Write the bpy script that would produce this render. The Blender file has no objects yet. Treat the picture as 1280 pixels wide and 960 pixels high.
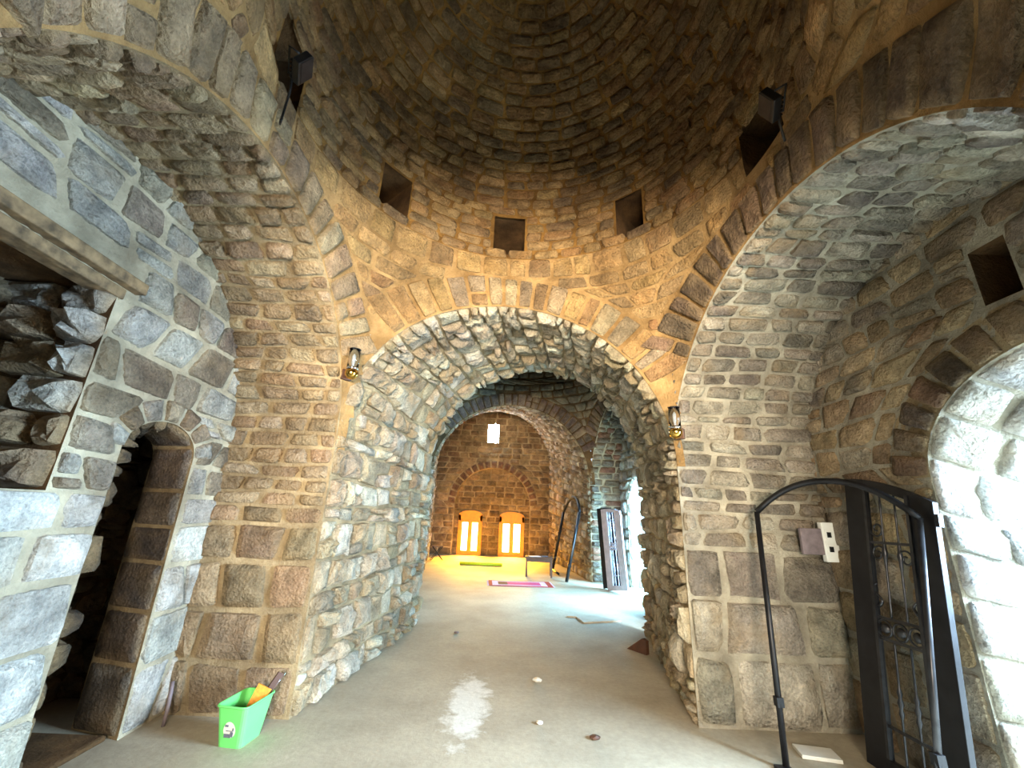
import bpy, bmesh, math, random
import numpy as np
from mathutils import Vector, Matrix

SC = bpy.context.scene
COL = SC.collection

# ------------------------------------------------------------------ camera, world, lights, exposure
FPX, PITCH, ROLL, EYE = 510.0, math.radians(17.5), math.radians(2.3), 1.6
cam_d = bpy.data.cameras.new('camera')
cam_d.sensor_width = 36.0
cam_d.lens = FPX / 1280.0 * 36.0
cam_d.clip_start = 0.05
cam = bpy.data.objects.new('camera', cam_d)
COL.objects.link(cam)
_U = Vector((0, -math.sin(PITCH), math.cos(PITCH)))
_F = Vector((0, math.cos(PITCH), math.sin(PITCH)))
_c, _s = math.cos(ROLL), math.sin(ROLL)
_R = Vector((_c, 0, 0)) + _U * _s
_UP = Vector((-_s, 0, 0)) + _U * _c
cam.matrix_world = Matrix(((_R.x, _UP.x, -_F.x, 0), (_R.y, _UP.y, -_F.y, 0), (_R.z, _UP.z, -_F.z, EYE), (0, 0, 0, 1)))
SC.camera = cam

world = bpy.data.worlds.new('sky')
SC.world = world
world.use_nodes = True
wn = world.node_tree.nodes
wn['Background'].inputs[0].default_value = (0.62, 0.80, 1.0, 1)
wn['Background'].inputs[1].default_value = 0.8

SC.view_settings.view_transform = 'Standard'
SC.view_settings.look = 'None'
SC.view_settings.gamma = 1.0
SC.view_settings.use_curve_mapping = False
SC.view_settings.exposure = 1.05
SC.cycles.max_bounces = 10
SC.cycles.diffuse_bounces = 3
SC.cycles.sample_clamp_indirect = 8.0


def daylight(name, loc, direction, sx, sy, watts, col, spread=None):
    """sky light coming in through an opening, or fill added behind the viewer"""
    d = bpy.data.lights.new(name, 'AREA')
    d.shape = 'RECTANGLE'
    d.size, d.size_y = sx, sy
    d.energy = watts
    d.color = col
    o = bpy.data.objects.new(name, d)
    COL.objects.link(o)
    o.location = loc
    # cone narrowed by hand to keep light off the nearer floor
    if spread: d.spread = spread
    o.rotation_euler = Vector(direction).to_track_quat('-Z', 'Y').to_euler()
    return o


daylight('daylight_side_doorway', (4.9, 1.95, 2.3), (-1, 0.0, -0.35), 2.6, 2.6, 2050, (0.54, 0.78, 1.0))
daylight('daylight_second_doorway', (4.5, 9.6, 1.9), (-1, -0.05, -0.3), 3.0, 2.8, 1350, (0.30, 0.69, 1.0))
daylight('daylight_amber_window', (-1.40, 16.45, 0.85), (0.05, -1, -0.8), 0.75, 1.4, 150, (1.0, 0.47, 0.02), 1.7)
daylight('daylight_amber_window', (0.21, 16.45, 0.85), (0.0, -1, -0.8), 0.75, 1.4, 150, (1.0, 0.47, 0.02), 1.7)
daylight('daylight_slit_window', (-0.68, 16.35, 4.7), (0.1, -1, -0.3), 0.4, 0.85, 60, (0.75, 0.88, 1.0))
daylight('added_fill_behind_viewer', (0.15, -3.3, 2.15), (0, 1, 0.25), 2.2, 1.3, 290, (1.0, 0.86, 0.65), 1.8)  # unseen fill added to brighten the spandrels and the dome base

# ------------------------------------------------------------------ materials


def lin(c):
    return tuple(((x / 255.0) / 12.92 if x <= 10 else (((x / 255.0) + 0.055) / 1.055) ** 2.4) for x in c)


def new_mat(name):
    m = bpy.data.materials.new(name)
    m.use_nodes = True
    nt = m.node_tree
    return m, nt, nt.nodes['Principled BSDF']


def nd(nt, kind, **kw):
    n = nt.nodes.new(kind)
    for k, v in kw.items():
        if k in n.inputs:
            n.inputs[k].default_value = v
        else:
            setattr(n, k, v)
    return n


def plain(name, rgb, rough=0.6, metal=0.0, vary=0.15, scale=12.0, bump=0.0, **kw):
    m, nt, b = new_mat(name)
    g = nt.nodes.new('ShaderNodeNewGeometry')
    n = nd(nt, 'ShaderNodeTexNoise', Scale=scale, Detail=5.0)
    nt.links.new(g.outputs['Position'], n.inputs['Vector'])
    r = nt.nodes.new('ShaderNodeValToRGB')
    c = lin(rgb)
    r.color_ramp.elements[0].position = 0.3
    r.color_ramp.elements[1].position = 0.7
    r.color_ramp.elements[0].color = (*[x * (1 - vary) for x in c], 1)
    r.color_ramp.elements[1].color = (*[min(1, x * (1 + vary)) for x in c], 1)
    nt.links.new(n.outputs['Fac'], r.inputs['Fac'])
    nt.links.new(r.outputs['Color'], b.inputs['Base Color'])
    b.inputs['Roughness'].default_value = rough
    b.inputs['Metallic'].default_value = metal
    for k, v in kw.items():
        b.inputs[k.replace('_', ' ')].default_value = v
    if bump:
        bp = nd(nt, 'ShaderNodeBump', Strength=bump, Distance=0.02)
        nt.links.new(n.outputs['Fac'], bp.inputs['Height'])
        nt.links.new(bp.outputs['Normal'], b.inputs['Normal'])
    return m


def weather(nt, g, col):
    """broad stains of grime that run over stones and joints alike"""
    L = nt.links
    n = nd(nt, 'ShaderNodeTexNoise', Scale=1.5, Detail=6.0, Roughness=0.6)
    L.new(g.outputs['Position'], n.inputs['Vector'])
    r = nt.nodes.new('ShaderNodeMapRange')
    r.inputs['From Min'].default_value = 0.32; r.inputs['From Max'].default_value = 0.66
    r.inputs['To Min'].default_value = 0.62; r.inputs['To Max'].default_value = 1.12
    L.new(n.outputs['Fac'], r.inputs['Value'])
    s = nd(nt, 'ShaderNodeVectorMath', operation='SCALE')
    L.new(col, s.inputs[0]); L.new(r.outputs[0], s.inputs['Scale'])
    return s.outputs[0]


def stone_material():
    m, nt, b = new_mat('rough_stone')
    L = nt.links
    g = nt.nodes.new('ShaderNodeNewGeometry')
    at = nt.nodes.new('ShaderNodeAttribute')
    at.attribute_name = 'tint'
    n1 = nd(nt, 'ShaderNodeTexNoise', Scale=7.0, Detail=7.0, Roughness=0.65)
    n2 = nd(nt, 'ShaderNodeTexNoise', Scale=55.0, Detail=4.0, Roughness=0.7)
    n3 = nd(nt, 'ShaderNodeTexNoise', Scale=2.3, Detail=3.0)
    vo = nd(nt, 'ShaderNodeTexVoronoi', Scale=38.0)
    for n in (n1, n2, n3, vo):
        L.new(g.outputs['Position'], n.inputs['Vector'])
    r1 = nt.nodes.new('ShaderNodeMapRange')
    r1.inputs['From Min'].default_value = 0.3; r1.inputs['From Max'].default_value = 0.7
    r1.inputs['To Min'].default_value = 0.55; r1.inputs['To Max'].default_value = 1.35
    L.new(n1.outputs['Fac'], r1.inputs['Value'])
    r2 = nt.nodes.new('ShaderNodeMapRange')
    r2.inputs['From Min'].default_value = 0.3; r2.inputs['From Max'].default_value = 0.7
    r2.inputs['To Min'].default_value = 0.7; r2.inputs['To Max'].default_value = 1.25
    L.new(n2.outputs['Fac'], r2.inputs['Value'])
    mu = nd(nt, 'ShaderNodeMath', operation='MULTIPLY')
    L.new(r1.outputs[0], mu.inputs[0]); L.new(r2.outputs[0], mu.inputs[1])
    mx = nd(nt, 'ShaderNodeVectorMath', operation='SCALE')
    L.new(at.outputs['Color'], mx.inputs[0]); L.new(mu.outputs[0], mx.inputs['Scale'])
    # sandy dust smeared from the joints
    r3 = nt.nodes.new('ShaderNodeMapRange')
    r3.inputs['From Min'].default_value = 0.52; r3.inputs['From Max'].default_value = 0.72
    r3.inputs['To Min'].default_value = 0.0; r3.inputs['To Max'].default_value = 0.55
    L.new(n3.outputs['Fac'], r3.inputs['Value'])
    mc = nd(nt, 'ShaderNodeMix', data_type='RGBA')
    L.new(r3.outputs[0], mc.inputs['Factor'])
    L.new(mx.outputs[0], mc.inputs[6])
    mc.inputs[7].default_value = (*lin((176, 150, 112)), 1)
    L.new(weather(nt, g, mc.outputs[2]), b.inputs['Base Color'])
    b.inputs['Roughness'].default_value = 0.92
    b.inputs['Specular IOR Level'].default_value = 0.25
    s1 = nd(nt, 'ShaderNodeMath', operation='MULTIPLY_ADD')
    s1.inputs[1].default_value = 0.5
    L.new(n2.outputs['Fac'], s1.inputs[0]); L.new(n1.outputs['Fac'], s1.inputs[2])
    s2 = nd(nt, 'ShaderNodeMath', operation='MULTIPLY_ADD')
    s2.inputs[1].default_value = 0.25
    L.new(vo.outputs['Distance'], s2.inputs[0]); L.new(s1.outputs[0], s2.inputs[2])
    bp = nd(nt, 'ShaderNodeBump', Strength=1.0, Distance=0.07)
    L.new(s2.outputs[0], bp.inputs['Height'])
    L.new(bp.outputs['Normal'], b.inputs['Normal'])
    return m


def mortar_material(name, rgb, rgb2):
    m, nt, b = new_mat(name)
    L = nt.links
    g = nt.nodes.new('ShaderNodeNewGeometry')
    n1 = nd(nt, 'ShaderNodeTexNoise', Scale=3.0, Detail=6.0, Roughness=0.65)
    n2 = nd(nt, 'ShaderNodeTexNoise', Scale=45.0, Detail=5.0, Roughness=0.7)
    for n in (n1, n2):
        L.new(g.outputs['Position'], n.inputs['Vector'])
    r = nt.nodes.new('ShaderNodeValToRGB')
    r.color_ramp.elements[0].position = 0.36
    r.color_ramp.elements[1].position = 0.64
    r.color_ramp.elements[0].color = (*lin(rgb), 1)
    r.color_ramp.elements[1].color = (*lin(rgb2), 1)
    L.new(n1.outputs['Fac'], r.inputs['Fac'])
    L.new(weather(nt, g, r.outputs['Color']), b.inputs['Base Color'])
    b.inputs['Roughness'].default_value = 0.95
    b.inputs['Specular IOR Level'].default_value = 0.2
    bp = nd(nt, 'ShaderNodeBump', Strength=1.0, Distance=0.03)
    L.new(n2.outputs['Fac'], bp.inputs['Height'])
    L.new(bp.outputs['Normal'], b.inputs['Normal'])
    return m


M_STONE = stone_material()
M_OCHRE = mortar_material('ochre_mortar', (150, 117, 74), (188, 153, 104))
M_SAND = mortar_material('sandy_mortar', (150, 130, 100), (184, 164, 130))
M_PALE = mortar_material('pale_mortar', (176, 164, 140), (206, 194, 168))
M_DOME = mortar_material('shadow_toned_dome_mortar', (112, 80, 40), (158, 118, 62))  # shadow lines between the ring courses put into the mortar colour
M_GREYM = mortar_material('grey_lime_mortar', (152, 144, 128), (186, 178, 160))
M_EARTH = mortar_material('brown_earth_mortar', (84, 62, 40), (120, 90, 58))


def floor_material():
    m, nt, b = new_mat('dusty_concrete')
    L = nt.links
    g = nt.nodes.new('ShaderNodeNewGeometry')
    n1 = nd(nt, 'ShaderNodeTexNoise', Scale=1.1, Detail=7.0, Roughness=0.6)
    n2 = nd(nt, 'ShaderNodeTexNoise', Scale=22.0, Detail=6.0, Roughness=0.7)
    for n in (n1, n2):
        L.new(g.outputs['Position'], n.inputs['Vector'])
    r = nt.nodes.new('ShaderNodeValToRGB')
    r.color_ramp.elements[0].position = 0.3
    r.color_ramp.elements[1].position = 0.7
    r.color_ramp.elements[0].color = (*lin((148, 137, 118)), 1)
    r.color_ramp.elements[1].color = (*lin((180, 169, 148)), 1)
    L.new(n1.outputs['Fac'], r.inputs['Fac'])
    # lime spilled on the concrete: a long irregular streak lying on the ground
    sub = nd(nt, 'ShaderNodeVectorMath', operation='SUBTRACT')
    sub.inputs[1].default_value = (-0.27, 4.25, 0)
    L.new(g.outputs['Position'], sub.inputs[0])
    sc = nd(nt, 'ShaderNodeVectorMath', operation='MULTIPLY')
    sc.inputs[1].default_value = (3.6, 1.0, 0)
    L.new(sub.outputs[0], sc.inputs[0])
    ln = nd(nt, 'ShaderNodeVectorMath', operation='LENGTH')
    L.new(sc.outputs[0], ln.inputs[0])
    n3 = nd(nt, 'ShaderNodeTexNoise', Scale=7.0, Detail=6.0, Roughness=0.7)
    L.new(g.outputs['Position'], n3.inputs['Vector'])
    ad = nd(nt, 'ShaderNodeMath', operation='MULTIPLY_ADD')
    ad.inputs[1].default_value = -1.5
    L.new(n3.outputs['Fac'], ad.inputs[0]); L.new(ln.outputs['Value'], ad.inputs[2])
    mr = nt.nodes.new('ShaderNodeMapRange')
    mr.inputs['From Min'].default_value = -0.35; mr.inputs['From Max'].default_value = -0.02
    mr.inputs['To Min'].default_value = 0.75; mr.inputs['To Max'].default_value = 0.0
    L.new(ad.outputs[0], mr.inputs['Value'])
    mc = nd(nt, 'ShaderNodeMix', data_type='RGBA')
    L.new(mr.outputs[0], mc.inputs['Factor'])
    L.new(r.outputs['Color'], mc.inputs[6])
    mc.inputs[7].default_value = (*lin((226, 222, 214)), 1)
    r2 = nt.nodes.new('ShaderNodeMapRange')
    r2.inputs['From Min'].default_value = 0.3; r2.inputs['From Max'].default_value = 0.7
    r2.inputs['To Min'].default_value = 0.86; r2.inputs['To Max'].default_value = 1.1
    L.new(n2.outputs['Fac'], r2.inputs['Value'])
    mx = nd(nt, 'ShaderNodeVectorMath', operation='SCALE')
    L.new(mc.outputs[2], mx.inputs[0]); L.new(r2.outputs[0], mx.inputs['Scale'])
    L.new(mx.outputs[0], b.inputs['Base Color'])
    b.inputs['Roughness'].default_value = 0.75
    bp = nd(nt, 'ShaderNodeBump', Strength=0.35, Distance=0.012)
    L.new(n2.outputs['Fac'], bp.inputs['Height'])
    L.new(bp.outputs['Normal'], b.inputs['Normal'])
    return m


def emit(name, rgb, strength):
    m, nt, b = new_mat(name)
    b.inputs['Base Color'].default_value = (*rgb, 1)
    b.inputs['Emission Color'].default_value = (*rgb, 1)
    b.inputs['Emission Strength'].default_value = strength
    return m


M_FLOOR = floor_material()
M_IRON = plain('black_painted_iron', (34, 34, 38), 0.42, 0.55, 0.35, 9.0, 0.05)
M_IRON_EDGE = plain('worn_iron_bar', (66, 66, 70), 0.32, 0.8, 0.3, 14.0)
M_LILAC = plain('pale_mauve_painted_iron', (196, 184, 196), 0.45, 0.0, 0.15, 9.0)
M_DARKWOOD = plain('dark_brown_wood', (74, 46, 32), 0.5, 0, 0.3, 14.0)
M_BEAM = plain('weathered_timber', (112, 92, 66), 0.85, 0, 0.6, 16.0, 0.6)
M_GLAREWOOD = plain('glare_toned_window_wood', (228, 152, 26), 0.5, 0, 0.12, 9.0)  # amber glare around the panes put into the frame colour
M_GREEN = plain('green_plastic', (104, 206, 112), 0.4, 0, 0.05, 6.0)
M_WHITE = plain('white_plastic', (214, 214, 210), 0.45, 0, 0.04)
M_PAPER = plain('white_paper', (226, 226, 228), 0.8, 0, 0.05)
M_BLACK = plain('black_plastic', (16, 16, 18), 0.4, 0, 0.2)
M_GREYPRINT = plain('grey_print', (92, 96, 112), 0.7, 0, 0.3, 60.0)
M_BRASS = plain('polished_brass', (214, 170, 84), 0.14, 1.0, 0.08)
M_CHROME = plain('chrome', (200, 200, 206), 0.12, 1.0, 0.04)
M_ORANGE = plain('orange_bristle', (206, 132, 34), 0.7, 0, 0.25, 60.0)
M_TILE = plain('mauve_stone_tile', (112, 100, 104), 0.6, 0, 0.25, 18.0, 0.1)
M_WTILE = plain('off_white_tile', (206, 202, 192), 0.5, 0, 0.08, 9.0)
M_BOARD = plain('grey_brown_board', (170, 160, 142), 0.75, 0, 0.12, 6.0)
M_YELLOW = plain('yellow_green_mat', (196, 204, 26), 0.6, 0, 0.1)
M_RUG_RED = plain('crimson_wool', (150, 30, 42), 0.95, 0, 0.2, 50.0)
M_RUG_PALE = plain('pale_lilac_wool', (196, 176, 206), 0.95, 0, 0.15, 50.0)
M_RUG_PINK = plain('magenta_wool', (176, 44, 112), 0.95, 0, 0.2, 50.0)
M_RUG_DARK = plain('dark_wool', (60, 30, 40), 0.95, 0, 0.2, 50.0)
M_AMBERGLASS = emit('amber_lit_pane', (1.0, 0.72, 0.28), 9.0)
M_SKYGLASS = emit('sky_lit_pane', (0.80, 0.92, 1.0), 16.0)
M_SKYDOOR = emit('open_daylight', (0.80, 0.93, 1.0), 2.2)
_m, _nt, _b = new_mat('clear_glass')
_b.inputs['Base Color'].default_value = (0.95, 0.96, 1, 1)
_b.inputs['Roughness'].default_value = 0.03
_b.inputs['Transmission Weight'].default_value = 1.0
_b.inputs['IOR'].default_value = 1.35
M_GLASS = _m

# ------------------------------------------------------------------ small helpers
RNG = random.Random(7)


def link(name, me, mat=None, parent=None):
    o = bpy.data.objects.new(name, me)
    COL.objects.link(o)
    if mat is not None:
        me.materials.append(mat)
    if parent is not None:
        o.parent = parent
    return o


def tag(o, label=None, cat=None, group=None, kind=None):
    if label: o['label'] = label
    if cat: o['category'] = cat
    if group: o['group'] = group
    if kind: o['kind'] = kind
    return o


def empty(name, loc, rz=0.0):
    o = bpy.data.objects.new(name, None)
    COL.objects.link(o)
    o.location = loc
    o.rotation_euler = (0, 0, rz)
    o.empty_display_size = 0.1
    return o


class MB:
    """collects boxes, tubes and lathes into one mesh"""

    def __init__(self):
        self.v, self.f, self.sm = [], [], []

    def add(self, vs, fs, smooth=False):
        k = len(self.v)
        self.v += [tuple(p) for p in vs]
        self.f += [tuple(i + k for i in f) for f in fs]
        self.sm += [smooth] * len(fs)
        return self

    def box(self, c, s, rot=None, taper=(1, 1)):
        hx, hy, hz = s[0] / 2, s[1] / 2, s[2] / 2
        vs = []
        for z in (-1, 1):
            tx, ty = taper if z > 0 else (1, 1)
            for x, y in ((-1, -1), (1, -1), (1, 1), (-1, 1)):
                p = Vector((x * hx * tx, y * hy * ty, z * hz))
                if rot is not None:
                    p = rot @ p
                vs.append(p + Vector(c))
        return self.add(vs, [(3, 2, 1, 0), (4, 5, 6, 7), (0, 1, 5, 4), (1, 2, 6, 5), (2, 3, 7, 6), (3, 0, 4, 7)])

    def beam(self, a, b, w, h, up=(0, 0, 1)):
        a, b = Vector(a), Vector(b)
        d = (b - a).normalized()
        u = Vector(up)
        if abs(d.dot(u)) > 0.98:
            u = Vector((0, 1, 0))
        x = d.cross(u).normalized()
        y = x.cross(d).normalized()
        vs = [p + x * (sx * w / 2) + y * (sy * h / 2) for p in (a, b) for sx, sy in ((-1, -1), (1, -1), (1, 1), (-1, 1))]
        return self.add(vs, [(0, 1, 2, 3), (7, 6, 5, 4), (0, 4, 5, 1), (1, 5, 6, 2), (2, 6, 7, 3), (3, 7, 4, 0)])

    def tube(self, pts, r, n=8, close=False):
        pts = [Vector(p) for p in pts]
        rs = r if isinstance(r, (list, tuple)) else [r] * len(pts)
        vs, fs = [], []
        prev = None
        m = len(pts)
        for i, p in enumerate(pts):
            a = pts[max(i - 1, 0)] if not close else pts[i - 1]
            b = pts[min(i + 1, m - 1)] if not close else pts[(i + 1) % m]
            d = (b - a).normalized()
            if prev is None:
                t = Vector((0, 0, 1)) if abs(d.z) < 0.9 else Vector((1, 0, 0))
                x = d.cross(t).normalized()
            else:
                x = (prev - d * prev.dot(d)).normalized()
            prev = x
            y = d.cross(x)
            for k in range(n):
                a_ = 2 * math.pi * k / n
                vs.append(p + (x * math.cos(a_) + y * math.sin(a_)) * rs[i])
        for i in range(m if close else m - 1):
            j = (i + 1) % m
            for k in range(n):
                k2 = (k + 1) % n
                fs.append((i * n + k, i * n + k2, j * n + k2, j * n + k))
        if not close:
            fs.append(tuple(range(n - 1, -1, -1)))
            fs.append(tuple((m - 1) * n + k for k in range(n)))
        return self.add(vs, fs, True)

    def lathe(self, prof, c=(0, 0, 0), n=16, sx=1.0, sy=1.0):
        vs, fs = [], []
        for (r, z) in prof:
            for k in range(n):
                a = 2 * math.pi * k / n
                vs.append((c[0] + r * math.cos(a) * sx, c[1] + r * math.sin(a) * sy, c[2] + z))
        for i in range(len(prof) - 1):
            for k in range(n):
                k2 = (k + 1) % n
                fs.append((i * n + k, i * n + k2, (i + 1) * n + k2, (i + 1) * n + k))
        return self.add(vs, fs, True)

    def prism(self, poly, y0, y1, axis='y'):
        n = len(poly)
        def p(a, b, d):
            return (a, d, b) if axis == 'y' else ((a, b, d) if axis == 'z' else (d, a, b))
        vs = [p(a, b, y0) for a, b in poly] + [p(a, b, y1) for a, b in poly]
        fs = [tuple(range(n)), tuple(range(2 * n - 1, n - 1, -1))]
        fs += [(i, i + n, (i + 1) % n + n, (i + 1) % n) for i in range(n)]
        return self.add(vs, fs)

    def build(self, name, mat, parent=None, bevel=0.0):
        me = bpy.data.meshes.new(name)
        me.from_pydata(self.v, [], self.f)
        bm = bmesh.new()
        bm.from_mesh(me)
        bmesh.ops.recalc_face_normals(bm, faces=bm.faces)
        bm.to_mesh(me)
        bm.free()
        me.polygons.foreach_set('use_smooth', self.sm)
        o = link(name, me, mat, parent)
        if bevel:
            b = o.modifiers.new('edge', 'BEVEL')
            b.width = bevel
            b.segments = 2
            b.limit_method = 'ANGLE'
        return o


# ------------------------------------------------------------------ masonry: every stone a mesh of its own on a mortar surface
CAMP = np.array([0, 0, EYE])


def nrm(a):
    return a / np.maximum(np.linalg.norm(a, axis=-1, keepdims=True), 1e-9)


class Surf:
    def __init__(self, f, ref, flip=None):
        self.f = f
        self.ref = np.array(ref, float)
        self.sign = 1.0
        self._probe = None

    def set_sign(self, u0, u1, v0, v1):
        uu, vv = np.meshgrid(np.linspace(u0, u1, 9)[1:-1], np.linspace(v0, v1, 9)[1:-1])
        uu, vv = uu.ravel(), vv.ravel()
        n = self.raw(uu, vv)
        p = self.f(uu, vv)
        self.sign = 1.0 if np.sum(np.sum(n * nrm(self.ref - p), axis=1)) > 0 else -1.0

    def raw(self, u, v, e=0.012):
        du = self.f(u + e, v) - self.f(u - e, v)
        dv = self.f(u, v + e) - self.f(u, v - e)
        return nrm(np.cross(du, dv))

    def pn(self, u, v):
        return self.f(u, v), self.raw(u, v) * self.sign


def courses(u0, u1, v0, v1, ch, sl, rng, intervals=None, wob=0.012, slant=0.02, split=0.0, merge=0.0):
    """cells of coursed masonry: [(bl, br, tr, tl) in u,v]"""
    ys = [v0]
    while ys[-1] < v1 - 1e-6:
        h = rng.uniform(*(ch(ys[-1]) if callable(ch) else ch))
        if v1 - ys[-1] - h < 0.55 * h:
            h = v1 - ys[-1]
        ys.append(ys[-1] + h)
    waves = []
    for k in range(len(ys)):
        a = wob if 0 < k < len(ys) - 1 else 0
        waves.append([(a * rng.uniform(.4, 1), rng.uniform(1.2, 3.0), rng.uniform(0, 6.28)), (a * rng.uniform(.2, .6), rng.uniform(4, 8), rng.uniform(0, 6.28))])

    def yy(k, u):
        return ys[k] + sum(a * math.sin(f * u + p) for a, f, p in waves[k])
    cells = []
    for k in range(len(ys) - 1):
        h = ys[k + 1] - ys[k]
        if intervals is None:
            pairs = [((u0, u1), (u0, u1))]
        else:
            ib, it = intervals(ys[k] + 0.04 * h), intervals(ys[k + 1] - 0.04 * h)
            if len(ib) == len(it) and all(min(x[1], y[1]) > max(x[0], y[0]) for x, y in zip(ib, it)):
                pairs = list(zip(ib, it))
            else:
                im = intervals(ys[k] + 0.5 * h)
                pairs = [(x, x) for x in im]
        s_ = sl(ys[k]) if callable(sl) else sl
        for (b0, b1), (t0, t1) in pairs:
            L = 0.5 * ((b1 - b0) + (t1 - t0))
            if L < 0.05:
                continue
            cuts = [0.0]
            first = True
            while cuts[-1] < L - 1e-6:
                w = rng.uniform(*s_)
                if first:
                    w *= rng.uniform(.45, 1); first = False
                if L - cuts[-1] - w < 0.55 * s_[0]:
                    w = L - cuts[-1]
                cuts.append(cuts[-1] + w)
            sl_off = [0] + [rng.uniform(-slant, slant) for _ in cuts[1:-1]] + [0]
            for i in range(len(cuts) - 1):
                c = []
                for (a_, b_, kk, sg) in ((i, b0, k, 1), (i + 1, b0, k, 1), (i + 1, t0, k + 1, -1), (i, t0, k + 1, -1)):
                    e0, e1 = (b0, b1) if kk == k else (t0, t1)
                    u = e0 + (e1 - e0) * cuts[a_] / L + sg * sl_off[a_]
                    c.append((u, yy(kk, u)))
                if split and rng.random() < split:
                    m1, m2 = rng.uniform(.32, .68), rng.uniform(.32, .68)
                    lm = tuple(c[0][q] + (c[3][q] - c[0][q]) * m1 for q in (0, 1))
                    rm = tuple(c[1][q] + (c[2][q] - c[1][q]) * m2 for q in (0, 1))
                    cells.append((c[0], c[1], rm, lm))
                    cells.append((lm, rm, c[2], c[3]))
                else:
                    cells.append(tuple(c))
    return cells


def stones(parent, surf, cells, palette, relief=(0.012, 0.03), gap=0.018, roundness=5.0, bulge=0.35, jitter=0.07, name='stone', limit=300, rng=None, keep=None, rough=0.25, back=0.02, smear=(176, 148, 108), facet=0.3):
    rng = rng or RNG
    nr = np.random.default_rng(rng.randrange(1 << 30))
    C = np.array(cells, float)                       # S,4,2
    if len(C) == 0:
        return
    mid = C.mean(axis=1)
    if keep is not None:
        ok = np.array([keep(m[0], m[1]) for m in mid])
        C, mid = C[ok], mid[ok]
    S = len(C)
    # shrink for the joint
    size_u = np.maximum(np.abs(C[:, 1, 0] - C[:, 0, 0]), np.abs(C[:, 2, 0] - C[:, 3, 0]))
    size_v = np.abs(C[:, 3, 1] - C[:, 0, 1])
    n = 10
    ang = np.radians([1, 45, 77, 103, 135, 179, 225, 257, 283, 315])[None, :] + nr.uniform(-.06, .06, (S, n))
    e = (2.0 / (roundness * (0.9 + np.minimum(size_u, size_v) / 0.35)))[:, None]
    bs = np.sign(np.cos(ang)) * np.abs(np.cos(ang)) ** e
    bt = np.sign(np.sin(ang)) * np.abs(np.sin(ang)) ** e
    sc = 1.0 + nr.uniform(-jitter, jitter * 0.4, (S, n))
    fu = np.clip(1 - gap / np.maximum(size_u, 0.02), 0.35, 1)[:, None]
    fv = np.clip(1 - gap / np.maximum(size_v, 0.02), 0.35, 1)[:, None]
    h = nr.uniform(relief[0], relief[1], (S, 1))
    tu = nr.uniform(-1, 1, (S, 1)) * h * 0.35
    tv = nr.uniform(-1, 1, (S, 1)) * h * 0.35
    rings = []
    small = np.minimum(size_u, size_v)[:, None]
    for scale, off, isbase in ((1.0, None, True), (0.94, 0.78, False), (0.6, 1.0, False), (0.0, 1.0, False)):
        k = n if scale > 0 else 1
        s_ = bs[:, :k] * sc[:, :k] * scale * fu if scale > 0 else np.zeros((S, 1))
        t_ = bt[:, :k] * sc[:, :k] * scale * fv if scale > 0 else np.zeros((S, 1))
        if isbase:
            o_ = np.full((S, k), -back)
        else:
            o_ = h * off + tu * s_ + tv * t_ + nr.uniform(-1, 1, (S, k)) * h * rough
            if scale < 0.9:
                o_ = o_ + bulge * h
        rings.append((s_, t_, o_))
    s_ = np.concatenate([r[0] for r in rings], axis=1)
    t_ = np.concatenate([r[1] for r in rings], axis=1)
    o_ = np.concatenate([r[2] for r in rings], axis=1)
    w0, w1, w2, w3 = (1 - s_) * (1 - t_) / 4, (1 + s_) * (1 - t_) / 4, (1 + s_) * (1 + t_) / 4, (1 - s_) * (1 + t_) / 4
    U = w0 * C[:, 0, 0, None] + w1 * C[:, 1, 0, None] + w2 * C[:, 2, 0, None] + w3 * C[:, 3, 0, None]
    V = w0 * C[:, 0, 1, None] + w1 * C[:, 1, 1, None] + w2 * C[:, 2, 1, None] + w3 * C[:, 3, 1, None]
    K = U.shape[1]
    P, N = surf.pn(U.ravel(), V.ravel())
    P = (P + N * o_.ravel()[:, None]).reshape(S, K, 3)
    N = N.reshape(S, K, 3)[:, -1]
    cen = P[:, :n].mean(axis=1)
    faces = []
    for r in range(2):
        for i in range(n):
            j = (i + 1) % n
            faces.append((r * n + i, r * n + j, (r + 1) * n + j, (r + 1) * n + i))
    for i in range(n):
        faces.append((2 * n + i, 2 * n + (i + 1) % n, 3 * n))
    if surf.sign < 0:
        faces = [tuple(reversed(f)) for f in faces]
    pal = [lin(c) for c in palette]
    tint = np.array([pal[rng.randrange(len(pal))] for _ in range(S)]) * nr.uniform(0.82, 1.16, (S, 1)) * nr.uniform(0.96, 1.04, (S, 3))
    sm_c = np.array(lin(smear))
    mixf = np.concatenate([np.full((S, n), 0.75), nr.uniform(0.0, 0.5, (S, n)), nr.uniform(0.0, 0.2, (S, n + 1))], axis=1)[:, :, None]
    ptint = tint[:, None, :] * (1 - mixf) + sm_c[None, None, :] * mixf
    ptint = np.concatenate([ptint, np.ones((S, K, 1))], axis=2).astype(np.float32)
    # the ones that show largest become objects of their own
    d = CAMP - cen
    dist = np.linalg.norm(d, axis=1)
    face = np.clip(np.sum(nrm(d) * N, axis=1), 0.0, 1)
    q = cen - CAMP
    dep = q @ np.array(_F); aa = q @ np.array(_R) / np.maximum(dep, .05); bb = q @ np.array(_UP) / np.maximum(dep, .05)
    inside = (dep > 0.1) & (np.abs(aa) < 1.34) & (np.abs(bb) < 1.03)
    score = size_u * size_v * (face + 0.02) / dist ** 2 * inside
    order = np.argsort(-score)
    own = [i for i in order[:limit] if score[i] > 0]
    rest = [i for i in range(S) if i not in set(own)]
    nf = len(faces)
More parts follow.
